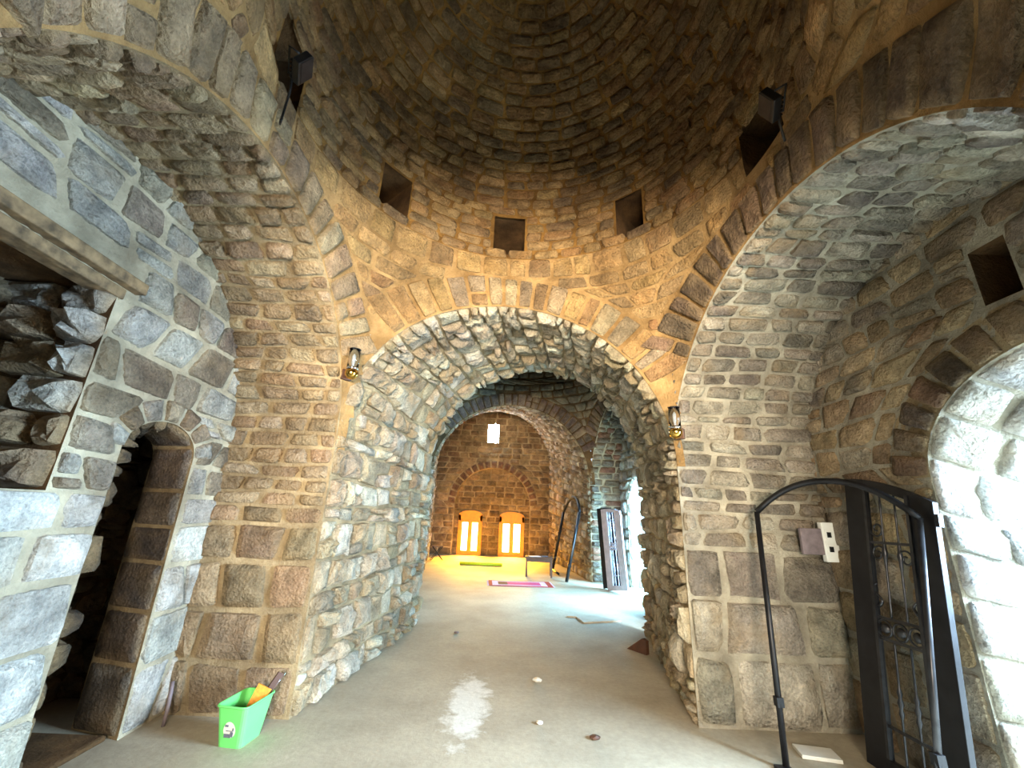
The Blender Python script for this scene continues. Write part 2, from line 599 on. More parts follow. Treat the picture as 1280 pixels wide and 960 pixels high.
    for i in own:
        sm = [bool(nr.random() > facet)] * nf
        me = bpy.data.meshes.new(name)
        me.from_pydata((P[i] - cen[i]).tolist(), [], faces)
        me.polygons.foreach_set('use_smooth', sm)
        at = me.attributes.new('tint', 'FLOAT_COLOR', 'POINT')
        at.data.foreach_set('color', ptint[i].ravel())
        o = link(name, me, M_STONE, parent)
        o.location = cen[i]
    if rest:
        R = np.array(rest)
        allf = []
        for k, i in enumerate(rest):
            allf += [tuple(x + k * K for x in f) for f in faces]
        me = bpy.data.meshes.new('outlying_stones')
        me.from_pydata(P[R].reshape(-1, 3).tolist(), [], allf)
        me.polygons.foreach_set('use_smooth', [True] * len(allf))
        at = me.attributes.new('tint', 'FLOAT_COLOR', 'POINT')
        at.data.foreach_set('color', ptint[R].ravel())
        o = link('outlying_stones', me, M_STONE, parent)
        o['kind'] = 'stuff'


def mortar(name, surf, u0, u1, v0, v1, mat, step=0.08, hole=None, ub=(), vb=(), bump=0.008, seed=1, label=None, cat='wall', parent=None):
    nu = max(2, int((u1 - u0) / step) + 1)
    nv = max(2, int((v1 - v0) / step) + 1)
    def ticks(a, b, n, extra):
        t = [x for x in np.linspace(a, b, n) if all(abs(x - e) > step * 0.35 for e in extra) or x in (a, b)]
        return np.array(sorted(t + [e for e in extra if a < e < b]))
    tu_, tv_ = ticks(u0, u1, nu, ub), ticks(v0, v1, nv, vb)
    nu, nv = len(tu_), len(tv_)
    uu, vv = np.meshgrid(tu_, tv_)
    surf.set_sign(u0, u1, v0, v1)
    u, v = uu.ravel(), vv.ravel()
    P, N = surf.pn(u, v)
    nr = np.random.default_rng(seed)
    edge = (np.isin(uu, [u0, u1, *ub]) | np.isin(vv, [v0, v1, *vb])).ravel()
    P = P + N * (nr.uniform(-bump, bump, len(u)) * (~edge))[:, None]
    fs = []
    for j in range(nv - 1):
        for i in range(nu - 1):
            if hole is not None:
                if hole(0.5 * (uu[j, i] + uu[j, i + 1]), 0.5 * (vv[j, i] + vv[j + 1, i])):
                    continue
            a = j * nu + i
            f = (a, a + 1, a + nu + 1, a + nu)
            fs.append(f if surf.sign > 0 else tuple(reversed(f)))
    me = bpy.data.meshes.new(name)
    me.from_pydata(P.tolist(), [], fs)
    me.polygons.foreach_set('use_smooth', [True] * len(fs))
    o = link(name, me, mat, parent)
    if parent is None:
        tag(o, label, cat, kind='structure')
    return o


# ------------------------------------------------------------------ a square bay with four arches, pendentives and a dome
class Bay:
    def __init__(self, cx, cy, w, zs, zd, zb, apex):
        self.cx, self.cy, self.w, self.zs, self.zd, self.zb, self.apex = cx, cy, w, zs, zd, zb, apex
        self.arch = {}

    def n(self, z):
        t = np.clip((self.zd - z) / (self.zd - self.zs), 0, 1)
        return 2 + 10 * t ** 1.6

    def other(self, h, z):
        """relative coordinate of the bay surface across from the tangential offset h"""
        n = self.n(np.asarray(z, float))
        r = np.clip(np.abs(h) / self.w, 0, 0.998)
        return self.w * (1 - r ** n) ** (1 / n)

    def point(self, u, v):
        """u: angle*w from +y clockwise, v: height, then arc length up the dome"""
        th = u / self.w
        s, c = np.sin(th), np.cos(th)
        z = np.minimum(v, self.zb)
        n = self.n(z)
        r = self.w / (np.abs(s) ** n + np.abs(c) ** n) ** (1 / n)
        a = np.clip((v - self.zb) / self.w, 0, 1.5)
        r = r * np.cos(a)
        z = z + (self.apex - self.zb) * np.sin(a)
        return np.stack([self.cx + r * s, self.cy + r * c, z], axis=-1)

    def add_arch(self, side, c, hw, zs, rise, p=2.0, tilt=0.0, th=0.3):
        self.arch[side] = dict(c=c, hw=hw, zs=zs, rise=rise, p=p, tilt=tilt, th=th)

    def hv(self, side):
        return self.cx if side in ('front', 'back') else self.cy

    def in_arch(self, side, h, z, grow=0.0):
        a = self.arch[side]
        zz = z - a['tilt'] * (h - a['c'])
        d = abs(h - a['c'])
        if zz < a['zs']:
            return d < a['hw'] + grow * 0.2
        return (d / (a['hw'] + grow)) ** a['p'] + ((zz - a['zs']) / (a['rise'] + grow)) ** a['p'] < 1

    def excluded(self, u, z, ring=True):
        if z > self.zb:
            return False
        x, y, _ = self.point(np.array([u]), np.array([z]))[0]
        rx, ry = x - self.cx, y - self.cy
        side = ('front' if ry > 0 else 'back') if abs(ry) >= abs(rx) else ('right' if rx > 0 else 'left')
        if side not in self.arch:
            return False
        h = x if side in ('front', 'back') else y
        return self.in_arch(side, h, z, self.arch[side]['th'] if ring is True else float(ring))

    def intervals(self, u0, u1, extra=None, m=420):
        us = np.linspace(u0, u1, m)
        def f(z):
            ok = [not self.excluded(u, z) and not (extra and extra(u, z)) for u in us]
            out, st = [], None
            for i, k in enumerate(ok):
                if k and st is None: st = us[i]
                if (not k or i == m - 1) and st is not None:
                    en = us[i] if k else us[i - 1]
                    if en - st > 0.06: out.append((st, en))
                    st = None
            return out
        return f

    def profile(self, side, m=160, hw=None, rise=None):
        """arch outline from the ground on the low side over the crown to the ground on the high side: (h, z)"""
        a = self.arch[side]
        hw = a['hw'] if hw is None else hw
        rise = a['rise'] if rise is None else rise
        ph = np.linspace(math.pi, 0, m)
        h = a['c'] + hw * np.sign(np.cos(ph)) * np.abs(np.cos(ph)) ** (2 / a['p'])
        z = a['zs'] + rise * np.abs(np.sin(ph)) ** (2 / a['p']) + a['tilt'] * (h - a['c'])
        g = np.linspace(0, 1, 24)[:-1]
        h = np.concatenate([np.full(23, h[0]), h, np.full(23, h[-1])])
        z = np.concatenate([g * z[0], z, (g * z[-1])[::-1]])
        return h, z

    def edge3(self, side, h, z):
        d = self.other(h - self.hv(side), z)
        if side == 'front': return np.stack([h, self.cy + d, z], -1)
        if side == 'back': return np.stack([h, self.cy - d, z], -1)
        if side == 'left': return np.stack([self.cx - d, h, z], -1)
        return np.stack([self.cx + d, h, z], -1)

    def corner(self, h, side, sgn):
        """coordinate of the neighbouring jamb that shares the pier corner with jamb h of this side"""
        d = self.other(np.array(h - self.hv(side)), np.array(self.zs))
        base = self.cy if side in ('front', 'back') else self.cx
        return float(base + sgn * d)

    def ring_surf(self, side):
        a = self.arch[side]
        h0, z0 = self.profile(side)
        i0, i1 = 23, len(h0) - 23
        ha, za = h0[i0:i1], z0[i0:i1]
        hb, zb = self.profile(side, hw=a['hw'] + a['th'], rise=a['rise'] + a['th'])
        hb, zb = hb[i0:i1], zb[i0:i1]
        s = np.concatenate([[0], np.cumsum(np.hypot(np.diff(ha), np.diff(za)))])
        L = s[-1]
        T = a['th']
        def f(u, v):
            x = np.interp(u, s, ha) * (1 - v / T) + np.interp(u, s, hb) * (v / T)
            z = np.interp(u, s, za) * (1 - v / T) + np.interp(u, s, zb) * (v / T)
            return self.edge3(side, x, z)
        return Surf(f, (self.cx, self.cy, 3.0)), L, T

    def ring_ok(self, side, L):
        h0, z0 = self.profile(side)
        ha, za = h0[23:-23], z0[23:-23]
        s = np.concatenate([[0], np.cumsum(np.hypot(np.diff(ha), np.diff(za)))])
        hb, zb = self.profile(side, hw=self.arch[side]['hw'] + self.arch[side]['th'], rise=self.arch[side]['rise'] + self.arch[side]['th'])
        hb = hb[23:-23]; zb = zb[23:-23]
        def ok(u, v):
            hm = 0.4 * np.interp(u, s, ha) + 0.6 * np.interp(u, s, hb)
            zm = 0.4 * np.interp(u, s, za) + 0.6 * np.interp(u, s, zb)
            n = self.n(zm)
            lim = self.w * 0.5 ** (1 / n)
            return abs(hm - self.hv(side)) < lim
        def gone(u, v):
            k = v / self.arch[side]['th']
            hm = (1 - k) * np.interp(u, s, ha) + k * np.interp(u, s, hb)
            zm = (1 - k) * np.interp(u, s, za) + k * np.interp(u, s, zb)
            return abs(hm - self.hv(side)) > self.w * 0.5 ** (1 / self.n(zm)) + .005
        self.ring_gone = gone
        return ok


def loft(pa, pb, depth, ref):
    """surface between two outlines of the same number of points; u = depth, v = way along the outline"""
    s = np.concatenate([[0], np.cumsum(np.linalg.norm(np.diff(pa, axis=0), axis=1))])
    L = s[-1]
    def f(u, v):
        t = (u / depth)[:, None]
        A = np.stack([np.interp(v, s, pa[:, k]) for k in range(3)], -1)
        B = np.stack([np.interp(v, s, pb[:, k]) for k in range(3)], -1)
        return A * (1 - t) + B * t
    return Surf(f, ref), L


# palettes (colour of the stone itself)
P_TAN = [(176, 138, 88), (188, 150, 98), (160, 128, 88), (144, 116, 84), (196, 158, 106), (166, 126, 84)]
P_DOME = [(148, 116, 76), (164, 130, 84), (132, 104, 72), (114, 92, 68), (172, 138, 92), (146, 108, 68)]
P_BASALT = [(112, 94, 80), (98, 84, 74), (124, 106, 88), (134, 108, 88), (104, 92, 84)]
P_REVEAL = [(172, 150, 120), (156, 135, 110), (184, 162, 130), (144, 124, 102), (194, 174, 144), (166, 138, 110)]
P_GREY = [(160, 150, 136), (142, 134, 122), (174, 164, 148), (128, 118, 108), (184, 174, 158)]
P_WHITE = [(222, 220, 214), (208, 206, 200), (228, 224, 216), (200, 194, 184), (214, 206, 192)]
P_MIX = [(176, 172, 164), (142, 126, 106), (126, 110, 94), (190, 186, 178), (158, 146, 128)]
P_RUBBLE = [(204, 190, 168), (216, 203, 180), (182, 163, 134), (196, 178, 150), (168, 151, 128), (224, 214, 196)]
P_FAR = [(150, 128, 98), (134, 112, 86), (164, 142, 110), (120, 98, 76)]

# ================================================================== STRUCTURE
# ---- floor
mb = MB()
mb.box((0.2, 6.6, -0.06), (11.0, 21.6, 0.12))
floor = tag(mb.build('floor', M_FLOOR), 'dusty grey-brown concrete floor running through the vaulted rooms', 'floor', kind='structure')

# ---- bay one
B1 = Bay(0.05, 2.30, 1.72, 2.2, 4.25, 5.05, 6.9)
XL_WALL, XR_WALL = -2.62, 2.95
fl, fr = -1.63, 1.62
B1.add_arch('front', (fl + fr) / 2, (fr - fl) / 2, 2.2, 1.55, 2.05, -0.07, 0.36)
lf = B1.corner(fl, 'front', 1)
rf = B1.corner(fr, 'front', 1)
ln_, rn_ = 0.66, 0.80
B1.add_arch('left', (lf + ln_) / 2, (lf - ln_) / 2, 2.2, 1.62, 1.85, 0.0, 0.36)
B1.add_arch('right', (rf + rn_) / 2, (rf - rn_) / 2, 2.2, 1.48, 2.05, 0.0, 0.36)
bl = B1.corner(ln_, 'left', -1)
br = B1.corner(rn_, 'right', 1)
B1.add_arch('back', (bl + br) / 2, (br - bl) / 2, 2.2, 1.5, 2.0, 0.0, 0.3)

HOLES1 = [(-50, 4.45, 0.34, 0.48), (-5, 4.42, 0.36, 0.50), (41, 4.42, 0.30, 0.52), (90, 4.16, 0.46, 0.46), (-97, 4.30, 0.40, 0.55)]  # angle, z, width, height


def hole_test(holes, w, grow=0.0):
    def f(u, v):
        for (a, z, ww, hh) in holes:
            if abs(u - math.radians(a) * w) < ww / 2 + grow and z - grow < v < z + hh + grow:
                return True
        return False
    return f


def hole_breaks(holes, w):
    return [math.radians(a) * w + s_ * ww / 2 for a, z, ww, hh in holes for s_ in (-1, 1)], [q for a, z, ww, hh in holes for q in (z, z + hh)]


HU1, HV1 = hole_breaks(HOLES1, B1.w)
UA, UB = -math.pi * B1.w, math.pi * B1.w
h_small = hole_test(HOLES1, B1.w, 0.0)
ZSPLIT = 4.36
surf_b1 = Surf(B1.point, (0.05, 2.3, 3.6))
wall_front = mortar('wall_front', surf_b1, UA, UB, 1.95, ZSPLIT, M_OCHRE, 0.05,
                    hole=lambda u, v: B1.excluded(u, v, 0.14) or h_small(u, v), ub=HU1, vb=HV1, bump=0.006, seed=2,
                    label='tan coursed stone spandrels around the big arch under the dome', cat='wall')
cells = courses(UA, UB, 2.3, ZSPLIT, (0.125, 0.175), (0.20, 0.40), RNG, B1.intervals(UA, UB, h_small), 0.012, 0.02)
stones(wall_front, surf_b1, cells, P_TAN, (0.006, 0.02), 0.016, 5.0, name='stone', limit=280, jitter=.1)
for side, pal, sl in (('front', P_REVEAL + P_TAN, (0.13, 0.2)), ('left', P_REVEAL, (0.15, 0.22)), ('right', P_BASALT, (0.14, 0.22)), ('back', P_BASALT, (0.15, 0.22))):
    rs, L, T = B1.ring_surf(side)
    rs.set_sign(0.2, L - 0.2, 0, T)
    cs = [tuple((c[k][1], c[k][0]) for k in (0, 3, 2, 1)) for c in courses(0, T, 0, L, sl, (T * .9, T * 1.2), RNG, None, 0.006, 0)]
    B1.ring_ok(side, L)
    mortar('arch_joint_mortar', rs, 0.0, L, 0.0, T, M_OCHRE, 0.03, hole=B1.ring_gone, parent=wall_front, bump=.003)
    stones(wall_front, rs, cs, pal, (0.02, 0.04), 0.024, 7.0, bulge=0.15, name='voussoir', limit=60, keep=B1.ring_ok(side, L))

# dome
VTOP = B1.zb + 1.42 * B1.w
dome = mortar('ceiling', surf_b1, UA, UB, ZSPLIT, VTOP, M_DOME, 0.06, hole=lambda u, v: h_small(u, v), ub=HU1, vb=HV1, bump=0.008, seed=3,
              label='tall stone dome of thin ring courses with square putlog holes', cat='ceiling')
dome['kind'] = 'structure'


def dome_len(v):
    k = math.cos(max(0, v - B1.zb) / B1.w)
    return (0.20 / max(k, .25), 0.38 / max(k, .25))


def dome_int(z):
    if z > 5.1:
        return [(UA, UB)]
    return B1.intervals(UA, UB, h_small)(z)


cells = courses(UA, UB, ZSPLIT, VTOP, (0.095, 0.135), dome_len, RNG, dome_int, 0.008, 0.02)
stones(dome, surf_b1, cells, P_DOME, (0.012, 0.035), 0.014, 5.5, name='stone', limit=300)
me_cap = MB().lathe([(0.28, 0), (0.0, 0.05)], (B1.cx, B1.cy, B1.apex - 0.05), 16).build('crown_stone', M_OCHRE, dome)
# putlog holes: open stone-lined boxes
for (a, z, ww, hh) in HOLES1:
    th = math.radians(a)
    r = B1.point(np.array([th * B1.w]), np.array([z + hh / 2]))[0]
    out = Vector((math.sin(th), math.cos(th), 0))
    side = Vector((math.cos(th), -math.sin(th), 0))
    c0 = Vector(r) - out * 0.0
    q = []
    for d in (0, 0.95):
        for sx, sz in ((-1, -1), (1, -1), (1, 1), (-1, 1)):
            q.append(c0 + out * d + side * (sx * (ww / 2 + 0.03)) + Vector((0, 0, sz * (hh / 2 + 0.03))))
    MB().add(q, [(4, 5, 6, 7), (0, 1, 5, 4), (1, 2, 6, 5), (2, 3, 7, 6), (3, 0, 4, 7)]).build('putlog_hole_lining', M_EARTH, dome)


def reveal(name, bay, side, back3, pal, mat, label, ch, sl, relief, gap=0.02, split=0.0, limit=300, rnd=5.0, jit=0.07, depth=None, wob=.012, smear=(172, 146, 108), facet=.35, rgh=.3):
    h, z = bay.profile(side)
    pa = bay.edge3(side, h, z)
    pb = back3(h, z)
    D = depth or float(np.mean(np.linalg.norm(pa - pb, axis=1)))
    mid = pb.mean(axis=0) * .5 + pa.mean(axis=0) * .5
    s, L = loft(pa, pb, D, (mid[0], mid[1], 1.7))
    o = mortar(name, s, 0, D, 0, L, mat, 0.07, label=label, seed=len(name))
    hf = lambda g: (lambda v: g(min(v, L - v))) if callable(g) else g
    c = courses(0, D, 0, L, hf(ch), hf(sl), RNG, None, wob, 0.03, split)
    stones(o, s, c, pal, relief, gap, rnd, name='stone', limit=limit, jitter=jit, smear=smear, facet=facet, rough=rgh)
    return o, s, L, D


# left arch: jamb and soffit back to the side wall
reveal('wall_left_arch', B1, 'left', lambda h, z: np.stack([np.full_like(h, XL_WALL - 0.03), h, z], -1), P_REVEAL, M_SAND,
       'brown coursed stone jamb and soffit of the arch over the dark doorway', lambda v: (0.26, 0.42) if (v < 1.55) else (0.115, 0.165),
       lambda v: (0.3, 0.6) if v < 1.55 else (0.2, 0.4), (0.012, 0.04), 0.02, limit=300, jit=.1, wob=.02)
reveal('wall_right_arch', B1, 'right', lambda h, z: np.stack([np.full_like(h, XR_WALL + 0.03), h, z], -1), P_GREY, M_GREYM,
       'grey coursed stone jamb and soffit of the arch beside the iron gate', lambda v: (0.3, 0.5) if v < 1.5 else (0.11, 0.16),
       lambda v: (0.4, 0.75) if v < 1.5 else (0.2, 0.4), (0.012, 0.04), 0.02, limit=300, jit=.1, smear=(178, 168, 148), wob=.02)
reveal('wall_back_arch', B1, 'back', lambda h, z: np.stack([h, np.full_like(h, -0.9), z], -1), P_REVEAL, M_SAND,
       'stone arch behind the viewer', (0.18, 0.3), (0.3, 0.6), (0.02, 0.04), 0.03, limit=40)

# passage from bay one to bay two
B2 = Bay(0.10, 9.05, 2.35, 2.35, 4.95, 5.7, 7.8)
PB_C, PB_HW, PB_Y = 0.45, 1.72, 6.5


def passage_back(h, z):
    a = B1.arch['front']
    t = (h - a['c']) / a['hw']
    x = PB_C + PB_HW * t
    zz = np.where(z > 2.2, 2.2 + (z + 0.07 * (h - a['c']) - 2.2) * 1.78 / 1.55, z)
    e = B2.edge3('back', x, zz)
    e[:, 1] += 0.02
    return e


reveal('wall_passage', B1, 'front', passage_back, P_RUBBLE, M_SAND, 'pale rubble walls and rough vault of the passage through the big arch',
       (0.13, 0.30), (0.16, 0.42), (0.015, 0.07), 0.012, split=0.3, limit=300, rnd=4.6, jit=.2, wob=.04, facet=.8, smear=(190, 172, 140), rgh=.5)


def plane_surf(o, a, b, ref):
    o, a, b = np.array(o, float), np.array(a, float), np.array(b, float)
    return Surf(lambda u, v: o + np.outer(u, a) + np.outer(v, b), ref)


def rect_intervals(u0, u1, holes):
    """holes: f(v) -> list of (a, b) to leave out"""
    def f(v):
        cur = [(u0, u1)]
        for hf in holes:
            for (a, b) in hf(v):
                nxt = []
                for (x, y) in cur:
                    if b <= x or a >= y: nxt.append((x, y)); continue
                    if a - x > 0.05: nxt.append((x, a))
                    if y - b > 0.05: nxt.append((b, y))
                cur = nxt
        return cur
    return f


def arch_hole(c, hw, zs, rise, grow=0.0, z0=0.0):
    def f(v):
        if v < z0: return []
        if v < zs: return [(c - hw, c + hw)]
        q = (v - zs) / (rise + grow)
        if q >= 1: return []
        w = (hw + grow) * math.sqrt(1 - q * q)
        return [(c - w, c + w)]
    return f


def inside(hf):
    return lambda u, v: any(a < u < b for a, b in hf(v))


# ---- left side wall with the doorway and the upper niche
DL = dict(c=3.12, hw=0.33, zs=1.92, rise=0.24)
d_hole = arch_hole(**DL)
n_hole = lambda v: [(0.9, 2.42)] if 1.62 < v < 2.92 else []
s_left = plane_surf((XL_WALL, 0, 0), (0, 1, 0), (0, 0, 1), (0, 2, 1.5))
wl = mortar('wall_left', s_left, 0.2, 4.1, 0, 4.3, M_PALE, 0.03, hole=lambda u, v: inside(arch_hole(DL['c'], DL['hw'], DL['zs'], DL['rise'], .08))(u, v) or inside(n_hole)(u, v), ub=(DL['c'] - DL['hw'], DL['c'] + DL['hw'], 2.42, .9), vb=(1.62, 2.92, DL['zs']), seed=5,
            label='pale limestone side wall with a narrow dark doorway and an upper niche', cat='wall')
d_ring = arch_hole(DL['c'], DL['hw'], DL['zs'], DL['rise'], 0.17)
n_hole2 = lambda v: [(0.6, 2.54)] if 2.80 < v < 3.06 else []
iv = rect_intervals(0.2, 4.1, [d_ring, n_hole, n_hole2])
c = courses(0.2, 4.1, 0, 1.62, (0.26, 0.42), (0.35, 0.7), RNG, iv, 0.012, 0.05)
stones(wl, s_left, c, P_WHITE, (0.012, 0.035), 0.018, 5.5, name='stone', limit=120, bulge=.3, smear=(206, 200, 188), facet=.6)
c = courses(0.2, 4.1, 1.62, 4.25, (0.2, 0.34), (0.24, 0.5), RNG, iv, 0.03, 0.06, 0.15)
stones(wl, s_left, c, P_MIX, (0.012, 0.04), 0.02, 4.4, name='stone', limit=180, jitter=.12, smear=(190, 180, 156), facet=.6)
# small arch stones over the doorway
def door_ring(u, v):
    ph = math.pi - u
    return np.stack([np.full_like(u, XL_WALL), DL['c'] + (DL['hw'] + v) * np.cos(ph), DL['zs'] + (DL['rise'] + v) * np.sin(ph)], -1)
sr = Surf(door_ring, (0, 2.5, 1.5)); sr.set_sign(0.2, 3.0, 0.01, .16)
mortar('arch_joint_mortar', sr, 0, math.pi, 0, .17, M_PALE, .04, parent=wl, bump=.003)
cs = []
for k in range(7):
    a0, a1 = math.pi * k / 7, math.pi * (k + 1) / 7
    cs.append(((a0 + .03, 0.0), (a1 - .03, 0.0), (a1 - .03, 0.17), (a0 + .03, 0.17)))
stones(wl, sr, cs, P_MIX, (0.02, 0.04), 0.008, 7.0, name='voussoir', limit=20)
# doorway reveal: dressed dark blocks on the far jamb, rough rock on the near one
XIN = -3.06
prof_h, prof_z = [], []
for g in np.linspace(0, 1, 12)[:-1]: prof_h.append(DL['c'] - DL['hw']); prof_z.append(g * DL['zs'])
for ph in np.linspace(math.pi, 0, 24): prof_h.append(DL['c'] + DL['hw'] * math.cos(ph)); prof_z.append(DL['zs'] + DL['rise'] * math.sin(ph))
for g in np.linspace(1, 0, 12)[1:]: prof_h.append(DL['c'] + DL['hw']); prof_z.append(g * DL['zs'])
ph_, pz_ = np.array(prof_h), np.array(prof_z)
pa = np.stack([np.full_like(ph_, XL_WALL), ph_, pz_], -1)
pb = np.stack([np.full_like(ph_, XIN), ph_ + 0.12, pz_], -1)
sd, Ld = loft(pa, pb, 0.44, (-3.0, DL['c'], 1.0))
dr = mortar('doorway_reveal', sd, 0, 0.44, 0, Ld, M_SAND, 0.06, parent=wl)
cA = courses(0, 0.44, 0, Ld * 0.5, (0.1, 0.22), (0.15, 0.3), RNG, None, 0.03, 0.04, .2)
stones(dr, sd, cA, [(84, 74, 62), (98, 86, 72), (70, 62, 54)], (0.02, 0.08), 0.01, 3.2, limit=60, jitter=.15)
cB = courses(0, 0.44, Ld * 0.5, Ld, (0.26, 0.36), (0.8, 0.9), RNG, None, 0.0, 0.0)
stones(dr, sd, cB, [(98, 90, 84), (108, 98, 90), (90, 82, 78)], (0.012, 0.02), 0.016, 9.0, name='dressed_block', limit=30, bulge=.1, jitter=.02)
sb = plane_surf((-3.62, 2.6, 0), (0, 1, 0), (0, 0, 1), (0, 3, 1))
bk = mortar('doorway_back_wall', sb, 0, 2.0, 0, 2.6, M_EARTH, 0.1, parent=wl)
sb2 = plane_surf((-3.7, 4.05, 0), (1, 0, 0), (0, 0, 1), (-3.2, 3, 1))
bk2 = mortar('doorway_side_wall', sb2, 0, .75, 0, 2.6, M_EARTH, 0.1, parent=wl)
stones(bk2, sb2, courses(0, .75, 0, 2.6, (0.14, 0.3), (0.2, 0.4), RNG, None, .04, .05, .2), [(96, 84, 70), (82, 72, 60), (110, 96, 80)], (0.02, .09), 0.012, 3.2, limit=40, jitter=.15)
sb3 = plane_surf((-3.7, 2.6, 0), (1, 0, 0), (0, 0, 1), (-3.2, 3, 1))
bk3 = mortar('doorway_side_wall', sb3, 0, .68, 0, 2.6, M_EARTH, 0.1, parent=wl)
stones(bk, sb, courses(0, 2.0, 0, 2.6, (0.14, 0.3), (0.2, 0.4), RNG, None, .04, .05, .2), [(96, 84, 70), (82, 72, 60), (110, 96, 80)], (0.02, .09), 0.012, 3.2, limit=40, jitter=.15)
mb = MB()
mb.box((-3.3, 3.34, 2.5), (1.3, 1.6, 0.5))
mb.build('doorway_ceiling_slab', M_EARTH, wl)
MB().box((-3.08, 3.12, 0.02), (0.8, 0.64, 0.04)).build('doorway_sill_stone', M_EARTH, wl, 0.02)
# niche: back, sides, top, bottom
NX = -3.35
def box_room(x0, x1, y0, y1, z0, z1):
    v = [(x0, y0, z0), (x1, y0, z0), (x1, y1, z0), (x0, y1, z0), (x0, y0, z1), (x1, y0, z1), (x1, y1, z1), (x0, y1, z1)]
    return v
q = box_room(NX, XL_WALL, 0.9, 2.42, 1.62, 2.92)
MB().add(q, [(0, 1, 2, 3), (7, 6, 5, 4), (0, 3, 7, 4), (0, 4, 5, 1), (3, 2, 6, 7)]).build('niche_lining', M_EARTH, wl)
sn = plane_surf((XL_WALL, 2.42, 1.62), (-1, 0, 0), (0, 0, 1), (-2.9, 1.5, 2.2)); sn.set_sign(0, .7, 0, 1.2)
stones(wl, sn, courses(0, 0.73, 0, 1.3, (0.19, 0.25), (0.28, 0.45), RNG, None, .015, .03), P_MIX, (.03, .12), .006, 4.2, rough=.5, facet=.8, limit=40, jitter=.14)
sn2 = plane_surf((NX, 0.9, 1.62), (0, 1, 0), (0, 0, 1), (0, 1.5, 2.2)); sn2.set_sign(0, 1.5, 0, 1.2)
stones(wl, sn2, courses(0, 1.52, 0, 1.3, (0.19, 0.25), (0.3, 0.5), RNG, None, .015, .03), P_MIX, (.03, .14), .006, 4.2, rough=.5, facet=.8, limit=40, jitter=.14)
bm1 = MB().beam((XL_WALL - .02, 0.6, 3.04), (XL_WALL - .02, 2.54, 2.97), 0.18, 0.08).build('timber_lintel', M_BEAM, wl, 0.008)
bm2 = MB().beam((XL_WALL - .06, 0.6, 2.955), (XL_WALL - .06, 2.46, 2.89), 0.14, 0.075).build('timber_lintel', M_BEAM, wl, 0.008)

# ---- right side wall with the arched opening to daylight
DR = dict(c=1.93, hw=0.95, zs=1.95, rise=0.72)
r_hole = arch_hole(**DR)
h2 = lambda v: [(2.06, 2.26)] if 2.95 < v < 3.33 else []
s_right = plane_surf((XR_WALL, 0, 0), (0, 1, 0), (0, 0, 1), (0, 2, 1.5))
wr = mortar('wall_right', s_right, 0.2, 4.3, 0, 4.1, M_GREYM, 0.03, hole=lambda u, v: inside(arch_hole(DR['c'], DR['hw'], DR['zs'], DR['rise'], .12))(u, v) or inside(h2)(u, v), ub=(DR['c'] - DR['hw'], DR['c'] + DR['hw'], 2.06, 2.26), vb=(DR['zs'], 2.95, 3.33), seed=6,
            label='grey-brown stone side wall with an arched opening full of daylight', cat='wall')
r_ring = arch_hole(DR['c'], DR['hw'], DR['zs'], DR['rise'], 0.27)
c = courses(0.2, 4.3, 0, 4.1, lambda v: (0.24, 0.4) if v < 1.7 else (0.13, 0.22), lambda v: (0.3, 0.55) if v < 1.7 else (0.2, 0.4), RNG, rect_intervals(0.2, 4.3, [r_ring, h2]), 0.03, 0.04, 0.08)
stones(wr, s_right, c, P_REVEAL + P_GREY, (0.008, 0.03), 0.016, 4.4, limit=260, jitter=.12)
def rdoor_ring(u, v):
    ph = math.pi - u
    return np.stack([np.full_like(u, XR_WALL), DR['c'] + (DR['hw'] + v) * np.cos(ph), DR['zs'] + (DR['rise'] + v) * np.sin(ph)], -1)
sr = Surf(rdoor_ring, (0, 1.95, 1.5)); sr.set_sign(0.2, 3.0, 0.01, .25)
mortar('arch_joint_mortar', sr, 0, math.pi, 0, .27, M_SAND, .05, parent=wr, bump=.003)
cs = []
NV = 15
for k in range(NV):
    a0, a1 = math.pi * k / NV, math.pi * (k + 1) / NV
    cs.append(((a0 + .012, 0.0), (a1 - .012, 0.0), (a1 - .012, 0.26), (a0 + .012, 0.26)))
stones(wr, sr, cs, P_BASALT, (0.02, 0.035), 0.006, 8.0, name='voussoir', limit=20, bulge=.15)
ph_, pz_ = [], []
for g in np.linspace(0, 1, 14)[:-1]: ph_.append(DR['c'] - DR['hw']); pz_.append(g * DR['zs'])
for a in np.linspace(math.pi, 0, 40): ph_.append(DR['c'] + DR['hw'] * math.cos(a)); pz_.append(DR['zs'] + DR['rise'] * math.sin(a))
for g in np.linspace(1, 0, 14)[1:]: ph_.append(DR['c'] + DR['hw']); pz_.append(g * DR['zs'])
ph_, pz_ = np.array(ph_), np.array(pz_)
pa = np.stack([np.full_like(ph_, XR_WALL), ph_, pz_], -1)
pb = np.stack([np.full_like(ph_, 3.75), DR['c'] + (ph_ - DR['c']) * 0.80, pz_ * 0.86], -1)
sd, Ld = loft(pa, pb, 0.82, (3.3, DR['c'], 1.0))
dr2 = mortar('opening_reveal', sd, 0, 0.82, 0, Ld, M_GREYM, 0.06, parent=wr)
stones(dr2, sd, courses(0, 0.82, 0, Ld, (0.24, 0.42), (0.3, 0.55), RNG, None, .02, .04, 0), P_WHITE, (.006, .03), .008, 7.0, limit=120, jitter=.06, smear=(190, 182, 166), facet=0, rough=.2)
q = box_room(XR_WALL, XR_WALL + .4, 2.06, 2.26, 2.95, 3.33)
MB().add(q, [(0, 1, 2, 3), (7, 6, 5, 4), (1, 2, 6, 5), (0, 1, 5, 4), (3, 2, 6, 7)]).build('putlog_hole_lining', M_EARTH, wr)

